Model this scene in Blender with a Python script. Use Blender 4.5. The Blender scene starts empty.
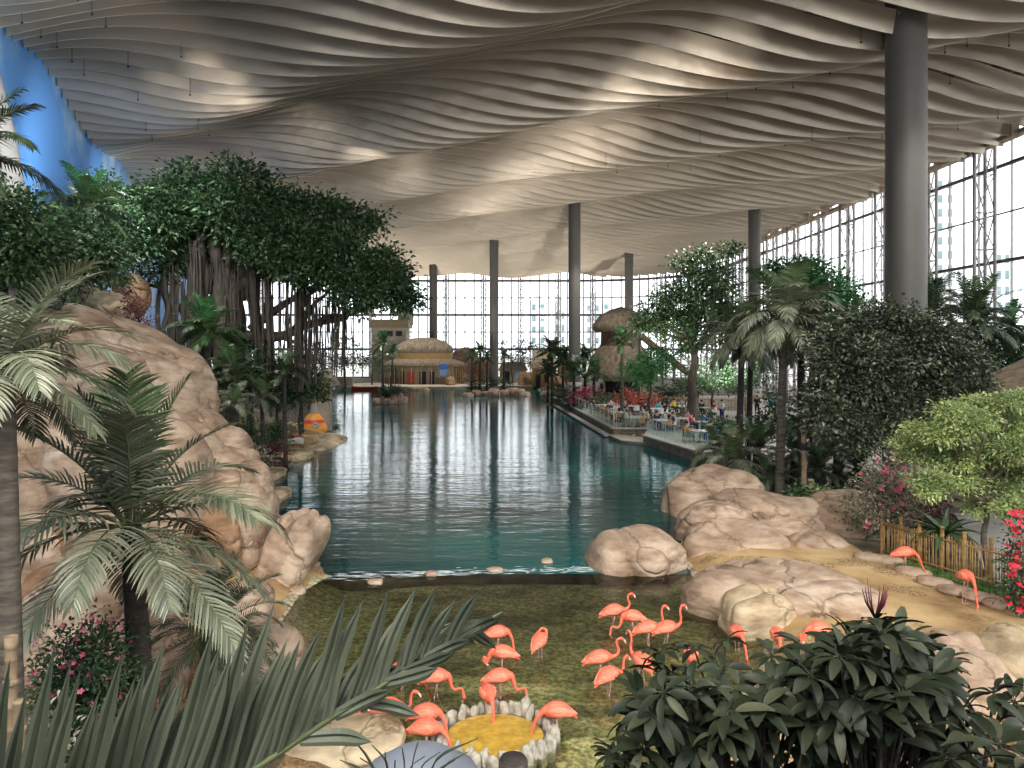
import bpy, math, random
import numpy as np
from mathutils import Vector, Matrix, noise, Euler
PI = math.pi
C = bpy.context.scene.collection
sc = bpy.context.scene
F, HOR, CZ = 750.0, 345.0, 6.8
def P(px, py, D):                       # image point at depth D
    return Vector(((px-512)/F*D, D, CZ+(HOR-py)/F*D))
def G(px, py, z=0.0):                   # image point on the level z
    return P(px, py, (CZ-z)*F/(py-HOR))
# ---------------------------------------------------------------- materials
def new_mat(name):
    m = bpy.data.materials.new(name); m.use_nodes = True
    nt = m.node_tree; b = nt.nodes['Principled BSDF']
    return m, nt, b
def ramp(nt, stops, fac=None):
    r = nt.nodes.new('ShaderNodeValToRGB')
    e = r.color_ramp.elements
    while len(e) < len(stops): e.new(0.5)
    for k, (p, c) in enumerate(stops):
        e[k].position = p; e[k].color = (*c, 1)
    if fac is not None: nt.links.new(fac, r.inputs[0])
    return r
def noise_node(nt, scale, detail=4, rough=.55, vec=None, mapscale=None, coord='Object'):
    tc = nt.nodes.new('ShaderNodeTexCoord')
    n = nt.nodes.new('ShaderNodeTexNoise')
    n.inputs['Scale'].default_value = scale; n.inputs['Detail'].default_value = detail
    n.inputs['Roughness'].default_value = rough
    mp = nt.nodes.new('ShaderNodeMapping')
    if mapscale: mp.inputs['Scale'].default_value = mapscale
    if coord == 'World':
        g = nt.nodes.new('ShaderNodeNewGeometry'); nt.links.new(g.outputs['Position'], mp.inputs[0])
    else: nt.links.new(tc.outputs[coord], mp.inputs[0])
    nt.links.new(mp.outputs[0], n.inputs['Vector'])
    return n
def bump(nt, b, src, strength=.3, dist=.05, prev=None):
    bm = nt.nodes.new('ShaderNodeBump'); bm.inputs['Strength'].default_value = strength
    bm.inputs['Distance'].default_value = dist
    nt.links.new(src, bm.inputs['Height'])
    if prev: nt.links.new(prev, bm.inputs['Normal'])
    if b is not None: nt.links.new(bm.outputs[0], b.inputs['Normal'])
    return bm.outputs[0]
def mat(name, c1, c2=None, scale=3, rough=.6, metal=0, bstr=0, bscale=None, mapscale=None, spec=.5, detail=4, coord='Object', lo=.35, hi=.65):
    m, nt, b = new_mat(name)
    b.inputs['Roughness'].default_value = rough; b.inputs['Metallic'].default_value = metal
    b.inputs['Specular IOR Level'].default_value = spec
    n = noise_node(nt, scale, detail, mapscale=mapscale, coord=coord)
    if c2 is None: c2 = tuple(x*.8 for x in c1)
    r = ramp(nt, [(lo, c1), (hi, c2)], n.outputs['Fac'])
    nt.links.new(r.outputs[0], b.inputs['Base Color'])
    if bstr:
        n2 = noise_node(nt, bscale or scale*4, 5, mapscale=mapscale, coord=coord)
        bump(nt, b, n2.outputs['Fac'], bstr, .03)
    return m
def leaf_mat(name, dark, light, rough=.45, spec=.5, trans=.0, tip=None):
    m, nt, b = new_mat(name)
    g = nt.nodes.new('ShaderNodeNewGeometry')
    stops = [(0, dark), (.75, light)]
    if tip: stops = [(0, dark), (.7, light), (1, tip)]
    r = ramp(nt, stops, g.outputs['Random Per Island'])
    n = noise_node(nt, 1.2, 2, coord='World')
    mx = nt.nodes.new('ShaderNodeMix'); mx.data_type = 'RGBA'; mx.blend_type = 'MULTIPLY'
    r2 = ramp(nt, [(.35, (.6, .65, .6)), (.65, (1.25, 1.2, 1.1))], n.outputs['Fac'])
    mx.inputs[0].default_value = 1
    nt.links.new(r.outputs[0], mx.inputs[6]); nt.links.new(r2.outputs[0], mx.inputs[7])
    nt.links.new(mx.outputs[2], b.inputs['Base Color'])
    b.inputs['Roughness'].default_value = rough; b.inputs['Specular IOR Level'].default_value = spec
    if trans:
        tr = nt.nodes.new('ShaderNodeBsdfTranslucent'); nt.links.new(mx.outputs[2], tr.inputs[0])
        ms = nt.nodes.new('ShaderNodeMixShader'); ms.inputs[0].default_value = trans
        out = nt.nodes['Material Output']
        nt.links.new(b.outputs[0], ms.inputs[1]); nt.links.new(tr.outputs[0], ms.inputs[2]); nt.links.new(ms.outputs[0], out.inputs[0])
    return m
def rock_mat(name, a, b_, c, scale=.6):
    m, nt, b = new_mat(name)
    n = noise_node(nt, scale, 6, .6)
    r = ramp(nt, [(.3, a), (.5, b_), (.68, c)], n.outputs['Fac'])
    st = noise_node(nt, 1.2, 5, .6, mapscale=(1, 1, 3.5))
    r2 = ramp(nt, [(.32, (.58, .52, .46)), (.58, (1.12, 1.12, 1.1))], st.outputs['Fac'])
    mx = nt.nodes.new('ShaderNodeMix'); mx.data_type = 'RGBA'; mx.blend_type = 'MULTIPLY'; mx.inputs[0].default_value = 1
    nt.links.new(r.outputs[0], mx.inputs[6]); nt.links.new(r2.outputs[0], mx.inputs[7])
    # cracks
    v = nt.nodes.new('ShaderNodeTexVoronoi'); v.feature = 'DISTANCE_TO_EDGE'; v.inputs['Scale'].default_value = .22
    w = noise_node(nt, 1.1, 4)
    tc = nt.nodes.new('ShaderNodeTexCoord')
    va = nt.nodes.new('ShaderNodeMix'); va.data_type = 'RGBA'; va.blend_type = 'ADD'; va.inputs[0].default_value = 1
    nt.links.new(tc.outputs['Object'], va.inputs[6]); nt.links.new(w.outputs['Color'], va.inputs[7])
    nt.links.new(va.outputs[2], v.inputs['Vector'])
    cr = ramp(nt, [(0, (.45, .38, .33)), (.008, (1, 1, 1))], v.outputs['Distance'])
    m2 = nt.nodes.new('ShaderNodeMix'); m2.data_type = 'RGBA'; m2.blend_type = 'MULTIPLY'; m2.inputs[0].default_value = .75
    nt.links.new(mx.outputs[2], m2.inputs[6]); nt.links.new(cr.outputs[0], m2.inputs[7])
    nt.links.new(m2.outputs[2], b.inputs['Base Color'])
    b.inputs['Roughness'].default_value = .8; b.inputs['Specular IOR Level'].default_value = .25
    n3 = noise_node(nt, 5, 8, .65)
    p = bump(nt, None, n3.outputs['Fac'], .6, .07)
    crb = ramp(nt, [(0, (0, 0, 0)), (.02, (1, 1, 1))], v.outputs['Distance'])
    bump(nt, b, crb.outputs[0], .6, .08, p)
    return m
# ---------------------------------------------------------------- mesh helpers
class MB:
    def __init__(s): s.v = []; s.f = []; s.m = []; s.sm = []
    def add(s, v, f, mi=0, smooth=False):
        o = len(s.v); s.v.extend([tuple(p) for p in v])
        for q in f: s.f.append(tuple(i+o for i in q)); s.m.append(mi); s.sm.append(smooth)
        return s
    def box(s, c, size, rz=0, mi=0, M=None):
        hx, hy, hz = size[0]/2, size[1]/2, size[2]/2
        v = [Vector((x, y, z)) for x in (-hx, hx) for y in (-hy, hy) for z in (-hz, hz)]
        R = M or Matrix.Rotation(rz, 3, 'Z')
        v = [R @ p + Vector(c) for p in v]
        return s.add(v, [(0,1,3,2),(4,6,7,5),(0,4,5,1),(2,3,7,6),(0,2,6,4),(1,5,7,3)], mi)
    def bar(s, a, b, w, mi=0, h=None):
        a, b = Vector(a), Vector(b); d = b-a
        if d.length < 1e-6: return s
        R = d.to_track_quat('X', 'Z').to_matrix()
        return s.box((a+b)/2, (d.length, w, h or w), M=R, mi=mi)
    def tube(s, pts, rad, sides=6, mi=0, caps=True, ry=None, smooth=True):
        pts = [Vector(p) for p in pts]; n = len(pts)
        if not hasattr(rad, '__len__'): rad = [rad]*n
        if ry is None: ry = rad
        v = []; up = None
        for i in range(n):
            t = (pts[min(i+1, n-1)]-pts[max(i-1, 0)])
            if t.length < 1e-9: t = Vector((0, 0, 1))
            t.normalize()
            if up is None:
                ref = Vector((0, 1, 0)) if abs(t.y) < .9 else Vector((1, 0, 0))
                side = (ref - t*ref.dot(t)).normalized()
            else: side = (up - t*up.dot(t)).normalized()
            up = side; other = t.cross(side)
            for k in range(sides):
                a = 2*PI*k/sides
                v.append(pts[i] + side*(math.cos(a)*rad[i]) + other*(math.sin(a)*ry[i]))
        f = [(i*sides+k, i*sides+(k+1) % sides, (i+1)*sides+(k+1) % sides, (i+1)*sides+k) for i in range(n-1) for k in range(sides)]
        if caps: f += [tuple(range(sides))[::-1], tuple((n-1)*sides+k for k in range(sides))]
        return s.add(v, f, mi, smooth)
    def lathe(s, prof, c=(0, 0, 0), n=20, mi=0, smooth=True, sx=1, sy=1):
        v = []; c = Vector(c)
        for r, z in prof:
            for k in range(n):
                a = 2*PI*k/n; v.append(c+Vector((r*math.cos(a)*sx, r*math.sin(a)*sy, z)))
        f = [(i*n+k, i*n+(k+1) % n, (i+1)*n+(k+1) % n, (i+1)*n+k) for i in range(len(prof)-1) for k in range(n)]
        return s.add(v, f, mi, smooth)
    def prism(s, poly, z0, z1, mi=0):
        n = len(poly); v = [(x, y, z0) for x, y in poly]+[(x, y, z1) for x, y in poly]
        f = [tuple(range(n))[::-1], tuple(range(n, 2*n))]+[(i, (i+1) % n, n+(i+1) % n, n+i) for i in range(n)]
        return s.add(v, f, mi)
    def mesh(s, name, mats):
        me = bpy.data.meshes.new(name); me.from_pydata(s.v, [], s.f)
        for m in (mats if isinstance(mats, (list, tuple)) else [mats]): me.materials.append(m)
        me.polygons.foreach_set('material_index', s.m); me.polygons.foreach_set('use_smooth', s.sm)
        me.update(); return me
def np_mesh(name, v, f, mats, smooth=False, mi=None):
    v = np.asarray(v, np.float32).reshape(-1, 3); f = np.asarray(f, np.int32); k = f.shape[1]
    me = bpy.data.meshes.new(name); me.vertices.add(len(v)); me.vertices.foreach_set('co', v.ravel())
    me.loops.add(f.size); me.loops.foreach_set('vertex_index', f.ravel())
    me.polygons.add(len(f)); me.polygons.foreach_set('loop_start', np.arange(0, f.size, k, dtype=np.int32))
    me.polygons.foreach_set('use_smooth', np.full(len(f), smooth))
    if mi is not None: me.polygons.foreach_set('material_index', mi)
    for m in (mats if isinstance(mats, (list, tuple)) else [mats]): me.materials.append(m)
    me.update(calc_edges=True); me.validate(); return me
def obj(name, me, parent=None, loc=(0, 0, 0), rot=(0, 0, 0), scale=1, label=None):
    o = bpy.data.objects.new(name, me); C.objects.link(o)
    o.location = loc; o.rotation_euler = rot
    o.scale = (scale,)*3 if not hasattr(scale, '__len__') else scale
    if parent: o.parent = parent
    if label: o['label'] = label
    return o
def tag(o, label=None, cat=None, group=None, kind=None):
    if label: o['label'] = label
    if cat: o['category'] = cat
    if group: o['group'] = group
    if kind: o['kind'] = kind
    return o
def thing(name, label, cat, loc=(0, 0, 0), rz=0, group=None, scale=1):
    o = obj(name, None, None, loc, (0, 0, rz), scale); return tag(o, label, cat, group)
def structure(name, me, label=None, parent=None):
    o = obj(name, me, parent); o['kind'] = 'structure'
    if label: o['label'] = label
    return o
def catmull(pts, n=6):
    pts = [np.array(p, float) for p in pts]; out = []
    q = [2*pts[0]-pts[1]]+pts+[2*pts[-1]-pts[-2]]
    for i in range(1, len(q)-2):
        for k in range(n):
            t = k/n
            out.append(.5*((2*q[i])+(-q[i-1]+q[i+1])*t+(2*q[i-1]-5*q[i]+4*q[i+1]-q[i+2])*t*t+(-q[i-1]+3*q[i]-3*q[i+1]+q[i+2])*t**3))
    out.append(pts[-1]); return out
# ---------------------------------------------------------------- colours
M = {}
M['fin'] = None
def build_mats():
    m, nt, b = new_mat('brushed_fin'); b.inputs['Base Color'].default_value = (.47, .40, .315, 1)
    b.inputs['Metallic'].default_value = .6; b.inputs['Roughness'].default_value = .34
    n = noise_node(nt, .6, 2, coord='World'); bump(nt, b, n.outputs['Fac'], .18, .3); M['fin'] = m
    M['fin_lit_edge'] = mat('fin_lit_edge', (.80, .74, .64), (.72, .66, .56), 1, .4, metal=.2)  # paler than the fin: lit bottom edge put into the colour
    M['deck'] = mat('roof_deck_brown', (.10, .075, .055), (.055, .04, .03), 1.5, .8)
    M['column'] = mat('column_paint', (.105, .097, .085), (.09, .084, .074), .4, .5, spec=.4)
    M['steel_white'] = mat('steel_pale', (.50, .46, .45), (.42, .38, .37), 2, .5)
    M['steel_light'] = mat('mullion_pale', (.55, .52, .50), (.48, .45, .44), 2, .5)
    M['steel_dark'] = mat('mullion_steel', (.16, .12, .115), (.13, .10, .10), 2, .5)
    M['beige'] = mat('beige_trim', (.42, .33, .24), (.3, .23, .17), 1, .7)
    M['concrete'] = mat('concrete', (.42, .40, .37), (.33, .31, .28), 2, .8, bstr=.2)
    M['paving'] = mat('paving', (.36, .33, .29), (.28, .26, .23), 1.5, .75, bstr=.15)
    M['stonewall'] = mat('stone_wall', (.22, .18, .13), (.10, .085, .065), 2.5, .85, bstr=.6, bscale=6)
    M['rock'] = rock_mat('boulder_stone', (.23, .155, .105), (.42, .31, .23), (.55, .44, .345))
    M['rock2'] = rock_mat('boulder_stone_brown', (.16, .085, .045), (.30, .18, .105), (.42, .29, .19))
    M['rock3'] = rock_mat('boulder_stone_buff', (.33, .25, .15), (.48, .38, .25), (.58, .49, .35))
    M['rockred'] = rock_mat('island_stone', (.30, .18, .13), (.46, .32, .25), (.58, .46, .38), 1.5)
    M['pebble'] = mat('white_stone', (.50, .46, .38), (.24, .22, .18), 8, .8, bstr=.5)
    M['leaf_dark'] = leaf_mat('leaf_dark', (.012, .035, .015), (.045, .10, .04), .5)
    M['leaf_mid'] = leaf_mat('leaf_mid', (.012, .04, .015), (.055, .12, .045), .4, tip=(.20, .27, .15))  # palest stop puts leaf highlights into the colour
    M['leaf_bright'] = leaf_mat('leaf_bright', (.02, .09, .03), (.06, .21, .075), .45, trans=.25)
    M['leaf_grey'] = leaf_mat('leaf_grey', (.02, .032, .02), (.07, .095, .062), .4, tip=(.24, .27, .18))  # palest leaves carry glints painted into their colour
    M['leaf_lime'] = leaf_mat('leaf_lime', (.20, .28, .09), (.42, .52, .22), .5, trans=.2, tip=(.58, .68, .38))
    M['leaf_red'] = leaf_mat('leaf_burgundy', (.05, .008, .015), (.16, .03, .045), .5)
    M['leaf_var'] = leaf_mat('leaf_variegated', (.10, .10, .06), (.34, .34, .24), .5, tip=(.62, .50, .50))
    M['leaf_shrub'] = leaf_mat('leaf_shrub', (.014, .022, .011), (.038, .048, .028), .5, spec=.28, tip=(.085, .09, .055))
    M['petal_pink'] = leaf_mat('petal_pink', (.5, .05, .15), (.75, .15, .3), .6)
    M['petal_red'] = leaf_mat('petal_red', (.6, .01, .03), (.85, .03, .08), .6)
    M['petal_magenta'] = leaf_mat('petal_magenta', (.40, .03, .10), (.65, .08, .2), .6)
    M['petal_rust'] = leaf_mat('petal_rust', (.30, .05, .03), (.5, .12, .07), .6)
    M['frond'] = leaf_mat('frond_green', (.03, .07, .025), (.085, .15, .06), .45, trans=.12)
    M['frond_young'] = leaf_mat('frond_young', (.04, .075, .03), (.10, .145, .065), .45, trans=.12)
    M['frond_dark'] = leaf_mat('frond_dark', (.015, .03, .016), (.05, .075, .04), .45)
    M['frond_grey'] = leaf_mat('frond_greyish', (.08, .10, .065), (.22, .235, .17), .42)
    M['frond_big'] = leaf_mat('frond_foreground', (.042, .054, .04), (.105, .122, .09), .42, spec=.4)
    M['rachis'] = mat('rachis', (.13, .16, .06), (.08, .1, .04), 6, .5)
    M['bark_grey'] = mat('bark_grey', (.14, .12, .09), (.06, .05, .04), 3, .85, bstr=.5, mapscale=(1, 1, 5), bscale=4)
    M['bark_dark'] = mat('bark_dark', (.06, .05, .04), (.025, .022, .02), 3, .85, bstr=.6, mapscale=(1, 1, 4))
    M['bark_brown'] = mat('bark_brown', (.105, .085, .065), (.05, .04, .032), 3, .85, bstr=.7, mapscale=(3, 3, .6))
    M['bamboo'] = mat('bamboo', (.44, .28, .10), (.30, .175, .06), 4, .5, mapscale=(1, 1, 3))
    M['bamboo_grey'] = mat('bamboo_weathered', (.30, .22, .13), (.20, .15, .09), 4, .6)
    M['rope'] = mat('rope', (.30, .24, .15), (.2, .15, .1), 20, .9)
    M['thatch'] = mat('thatch', (.25, .195, .135), (.115, .088, .06), 3, .95, bstr=1, bscale=14, mapscale=(1, 1, .3))
    M['wood'] = mat('wood', (.17, .11, .065), (.10, .065, .04), 3, .65, mapscale=(1, 1, .2))
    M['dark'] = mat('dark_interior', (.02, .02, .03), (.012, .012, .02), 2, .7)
    M['sand'] = None
    M['plaster'] = mat('plaster', (.46, .40, .32), (.36, .31, .24), 1, .85, bstr=.2)
    M['white_bld'] = mat('tower_white', (.82, .82, .82), (.78, .78, .78), .2, .7)
    M['teal_glass'] = mat('tower_glass', (.20, .30, .30), (.16, .25, .26), .2, .2)
    M['white'] = mat('white_laminate', (.75, .75, .73), (.7, .7, .68), 2, .4)
    M['black'] = mat('black_metal', (.02, .02, .02), (.03, .03, .03), 2, .45)
    M['wicker'] = mat('wicker', (.45, .30, .12), (.3, .19, .08), 8, .7, bstr=.5)
    M['orange'] = mat('orange_paint', (.80, .33, .03), (.68, .25, .02), 3, .45)
    M['yellow'] = mat('yellow_paint', (.8, .55, .05), (.7, .45, .04), 3, .45)
    M['blue'] = mat('blue_panel', (.02, .12, .55), (.03, .2, .7), 1, .4)
    M['cyan'] = mat('cyan_panel', (.25, .55, .75), (.3, .6, .8), 1, .4)
    M['red'] = mat('red_paint', (.6, .06, .04), (.5, .05, .03), 2, .5)
    M['skin'] = mat('skin', (.62, .40, .29), (.56, .35, .25), 4, .55)
    M['hair'] = mat('hair', (.02, .014, .01), (.035, .025, .02), 20, .5)
    # flamingo
    M['flam'] = mat('flamingo_feather', (.94, .21, .12), (.85, .13, .075), 9, .6, bstr=.4, bscale=25, mapscale=(.6, 2, 2))
    M['flam_wing'] = mat('flamingo_wing', (.97, .36, .23), (.92, .19, .11), 12, .6, bstr=.5, bscale=22, mapscale=(.4, 2, 2))
    M['flam_leg'] = mat('flamingo_leg', (.60, .40, .38), (.55, .25, .25), 10, .5)
    M['bill'] = mat('bill_pale', (.85, .68, .60), (.8, .5, .42), 10, .45)
    M['bill_tip'] = mat('bill_black', (.015, .015, .015), (.02, .02, .02), 10, .35)
    # blue painted wall
    m, nt, b = new_mat('sky_mural')
    n = noise_node(nt, .09, 6, .6, coord='World'); n2 = noise_node(nt, .3, 5, .6, coord='World')
    ad = nt.nodes.new('ShaderNodeMath'); ad.operation = 'MULTIPLY_ADD'; ad.inputs[1].default_value = .35
    nt.links.new(n2.outputs['Fac'], ad.inputs[0]); nt.links.new(n.outputs['Fac'], ad.inputs[2])
    r = ramp(nt, [(.58, (.14, .40, .92)), (.67, (.36, .60, .94)), (.77, (.80, .90, .98))], ad.outputs[0])
    nt.links.new(r.outputs[0], b.inputs['Base Color']); b.inputs['Roughness'].default_value = .7
    M['mural'] = m
    # glass
    def glass(name, tint, gl):
        m, nt, b = new_mat(name); nt.nodes.remove(b)
        t = nt.nodes.new('ShaderNodeBsdfTransparent'); t.inputs[0].default_value = (*tint, 1)
        g = nt.nodes.new('ShaderNodeBsdfGlossy'); g.inputs['Roughness'].default_value = .03
        lw = nt.nodes.new('ShaderNodeLayerWeight'); lw.inputs[0].default_value = .5
        pw = nt.nodes.new('ShaderNodeMath'); pw.operation = 'POWER'; pw.inputs[1].default_value = 4; nt.links.new(lw.outputs['Facing'], pw.inputs[0])
        fr = nt.nodes.new('ShaderNodeMath'); fr.operation = 'MULTIPLY_ADD'; fr.inputs[1].default_value = gl; fr.inputs[2].default_value = .04; nt.links.new(pw.outputs[0], fr.inputs[0])
        ms = nt.nodes.new('ShaderNodeMixShader'); nt.links.new(fr.outputs[0], ms.inputs[0])
        nt.links.new(t.outputs[0], ms.inputs[1]); nt.links.new(g.outputs[0], ms.inputs[2])
        nt.links.new(ms.outputs[0], nt.nodes['Material Output'].inputs[0]); return m
    M['glass'] = glass('window_glass', (.97, .99, 1), .35)
    M['rail_glass'] = glass('balustrade_glass', (.84, .94, .92), .5)
    # pool water
    def waves(nt, b, sets):
        prev = None
        for (s, ms, st, d) in sets:
            n = noise_node(nt, s, 3, .6, mapscale=ms, coord='World')
            prev = bump(nt, None, n.outputs['Fac'], st, d, prev)
        return prev
    m, nt, b = new_mat('pool_water')
    n = noise_node(nt, .07, 2, coord='World')
    r = ramp(nt, [(.38, (.002, .036, .042)), (.52, (.003, .068, .072)), (.66, (.005, .14, .13))], n.outputs['Fac'])
    nt.links.new(r.outputs[0], b.inputs['Base Color'])
    b.inputs['Roughness'].default_value = .03; b.inputs['IOR'].default_value = 1.33
    nrm = waves(nt, b, [(.33, (.35, 1.2, 1), .4, .085), (1.0, (.4, 1.1, 1), .4, .06), (3.2, (.45, 1.2, 1), .45, .02), (11, (.5, 1.2, 1), .35, .004)])
    nt.links.new(nrm, b.inputs['Normal']); M['pool'] = m
    m, nt, b = new_mat('pond_water'); nt.nodes.remove(b)
    nrm = waves(nt, None, [(1.6, (.5, 1.1, 1), .35, .05), (6, (.6, 1.1, 1), .35, .015)])
    t = nt.nodes.new('ShaderNodeBsdfTransparent'); t.inputs[0].default_value = (.82, .88, .70, 1)
    g = nt.nodes.new('ShaderNodeBsdfGlossy'); g.inputs['Roughness'].default_value = .03; nt.links.new(nrm, g.inputs['Normal'])
    fr = nt.nodes.new('ShaderNodeFresnel'); fr.inputs[0].default_value = 1.33; nt.links.new(nrm, fr.inputs['Normal'])
    ms = nt.nodes.new('ShaderNodeMixShader'); nt.links.new(fr.outputs[0], ms.inputs[0])
    nt.links.new(t.outputs[0], ms.inputs[1]); nt.links.new(g.outputs[0], ms.inputs[2])
    nt.links.new(ms.outputs[0], nt.nodes['Material Output'].inputs[0]); M['pond'] = m
    # foam
    M['foam'] = mat('foam', (.75, .8, .8), (.5, .6, .6), 10, .4)
    # ground
    m, nt, b = new_mat('ground_sand')
    n = noise_node(nt, .35, 6, .6, coord='World')
    r = ramp(nt, [(.38, (.19, .11, .05)), (.5, (.42, .27, .12)), (.62, (.56, .40, .20))], n.outputs['Fac'])
    n2 = noise_node(nt, 14, 3, .7, coord='World')
    r2 = ramp(nt, [(.42, (.38, .34, .3)), (.6, (1.1, 1.1, 1.1))], n2.outputs['Fac'])
    mx = nt.nodes.new('ShaderNodeMix'); mx.data_type = 'RGBA'; mx.blend_type = 'MULTIPLY'
    nt.links.new(r.outputs[0], mx.inputs[6]); nt.links.new(r2.outputs[0], mx.inputs[7])
    r3 = ramp(nt, [(.47, (0, 0, 0)), (.54, (1, 1, 1))], noise_node(nt, .5, 3, .5, coord='World').outputs['Fac'])
    nt.links.new(r3.outputs[0], mx.inputs[0])
    nt.links.new(mx.outputs[2], b.inputs['Base Color']); b.inputs['Roughness'].default_value = .9
    bump(nt, b, n2.outputs['Fac'], .4, .03); M['sand'] = m
    m, nt, b = new_mat('ground_soil')
    n = noise_node(nt, .9, 6, .6, coord='World')
    r = ramp(nt, [(.35, (.04, .03, .02)), (.55, (.13, .10, .06)), (.7, (.22, .18, .11))], n.outputs['Fac'])
    nt.links.new(r.outputs[0], b.inputs['Base Color']); b.inputs['Roughness'].default_value = .95
    bump(nt, b, n.outputs['Fac'], .5, .1); M['soil'] = m
    # pond bed
    m, nt, b = new_mat('pond_bed')
    n = noise_node(nt, .55, 7, .65, mapscale=(.6, 1.1, 1), coord='World')
    r = ramp(nt, [(.37, (.13, .12, .08)), (.45, (.30, .265, .18)), (.50, (.50, .41, .29)), (.55, (.29, .29, .165)), (.63, (.72, .60, .43))], n.outputs['Fac'])
    n2 = noise_node(nt, 9, 4, .7, coord='World')
    r2 = ramp(nt, [(.42, (.5, .5, .46)), (.58, (1.35, 1.35, 1.3))], n2.outputs['Fac'])
    mx = nt.nodes.new('ShaderNodeMix'); mx.data_type = 'RGBA'; mx.blend_type = 'MULTIPLY'; mx.inputs[0].default_value = 1
    nt.links.new(r.outputs[0], mx.inputs[6]); nt.links.new(r2.outputs[0], mx.inputs[7])
    nt.links.new(mx.outputs[2], b.inputs['Base Color']); b.inputs['Roughness'].default_value = .9; M['pondbed'] = m
    M['feed'] = mat('yellow_feed', (.62, .40, .06), (.40, .24, .03), 7, .35, bstr=.4)
    M['grass'] = leaf_mat('grass_blade', (.05, .12, .02), (.14, .26, .06), .6)
    M['soffit'] = mat('grey_blue_shell', (.20, .22, .26), (.18, .20, .24), 1, .4)
build_mats()
# ================================================================ SETTING
WATER = [(-5.6,17.3),(-5.8,20.6),(-5.4,22),(-6.8,25.5),(-9.8,31),(-10.6,33),(-12.6,37.8),(-14.3,43),(-13.1,46.4),(-12.2,50),(-13,55),(-15.5,59),(-18,70),(-23.7,92.7),(-31,121),
         (-25,127),(-9,132),(-2,133),(3,128),(4.5,105),(4.5,92.7),(7.6,56),(9.6,53.5),(11.8,41),(12.0,37),(8.6,33.5),(7,29),(5.3,24.5),(5.3,22),(5.0,19.2),(5.9,17.3),(4.9,15.2),(3.0,12.8),(1.7,11.0),(-1.6,11.0),(-2.4,12.0),(-3.9,13.4),(-5.0,15)]
def poly_sd(X, Y, poly):
    P_ = np.array(poly, float); Q = np.roll(P_, -1, axis=0)
    d = np.full(X.shape, 1e9); ins = np.zeros(X.shape, bool)
    for (ax, ay), (bx, by) in zip(P_, Q):
        ex, ey = bx-ax, by-ay
        t = np.clip(((X-ax)*ex+(Y-ay)*ey)/(ex*ex+ey*ey), 0, 1)
        d = np.minimum(d, np.hypot(X-ax-t*ex, Y-ay-t*ey))
        c = ((ay > Y) != (by > Y)) & (X < (bx-ax)*(Y-ay)/(by-ay+1e-12)+ax)
        ins ^= c
    return np.where(ins, -d, d)
def height(X, Y):
    X = np.asarray(X, float); Y = np.asarray(Y, float)
    sd = poly_sd(X, Y, WATER)
    z = np.where(sd < 0, np.where(Y < 22.3, np.maximum(-.3, sd*.5), np.maximum(-2.5, sd*1.2)), np.minimum(.45, sd*.55))
    out = np.clip(sd/3.0, 0, 1)
    # hill on the left
    hill = 5.6*np.exp(-(((X+24)/9.5)**2+((Y-36)/13)**2)) + 1.6*np.exp(-(((X+22)/7)**2+((Y-52)/9)**2))
    z = z + hill*np.clip((sd-.8)/4, 0, 1)
    # bank by the viewer
    near = np.clip((9.5-Y)/6.5, 0, 1)*4.0*np.clip(sd/2, 0, 1)
    left = np.clip((-X-3.2)/3.0, 0, 1)*np.clip((14-Y)/5, 0, 1)*1.5*np.clip((sd-.2)/1.8, 0, 1)
    z = z + np.maximum(near, left)
    return z
def hz(x, y): return float(height(np.array([x]), np.array([y]))[0])
def grid_patch(name, xs, ys, f, m, keep=None, smooth=True):
    X, Y = np.meshgrid(xs, ys); Z = f(X, Y)
    nx, ny = len(xs), len(ys)
    v = np.stack([X, Y, Z], -1).reshape(-1, 3)
    i, j = np.meshgrid(np.arange(nx-1), np.arange(ny-1)); a = (j*nx+i).ravel()
    q = np.stack([a, a+1, a+1+nx, a+nx], 1)
    if keep is not None:
        cx = v[q].mean(1); q = q[keep(cx[:, 0], cx[:, 1])]
    return np_mesh(name, v, q, m, smooth)
xs = np.concatenate([np.arange(-60, -16, 1.0), np.arange(-16, 16, .25), np.arange(16, 45, 1.0)])
ys = np.concatenate([np.arange(-9, 1, 1.0), np.arange(1, 36, .25), np.arange(36, 150, 1.0)])
def terr(X, Y):
    z = height(X, Y)
    return z + .05*np.sin(X*1.7+Y*.6)*np.sin(Y*1.3-X*.4)*(z > .1)
me = grid_patch('floor', xs, ys, terr, [M['sand'], M['pondbed'], M['soil']])
cen = np.empty(len(me.polygons)*3); me.polygons.foreach_get('center', cen); cen = cen.reshape(-1, 3)
sdc = poly_sd(cen[:, 0], cen[:, 1], WATER)
mi = np.where(sdc < .15, 1, 0)
soil = (sdc >= .15) & ((cen[:, 0] < -8) | (cen[:, 1] > 27) | ((cen[:, 0] < -3.5) & (cen[:, 1] < 12)) | (cen[:, 1] < 8))
soil |= (sdc >= .15) & (cen[:, 0] > 11.3+(21.8-cen[:, 1])*.33) & (cen[:, 1] < 32)
beach = (cen[:, 0] < -8) & (cen[:, 1] > 38) & (cen[:, 1] < 60) & (sdc < 2.6)
mi = np.where(soil & ~beach, 2, mi).astype(np.int32)
me.polygons.foreach_set('material_index', mi)
structure('floor', me, 'sandy ground and soil slopes around the water')
# water
me = grid_patch('pool_water', np.array([-60., 45.]), np.array([22.3, 140.]), lambda X, Y: X*0, M['pool'])
structure('pool_water', me, 'dark teal rippled pool with window reflections')
me = grid_patch('pond_water', np.array([-8., 8.]), np.array([8.9, 22.3]), lambda X, Y: X*0+.0, M['pond'])
structure('pond_water', me, 'clear shallow olive wading pond')
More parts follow.
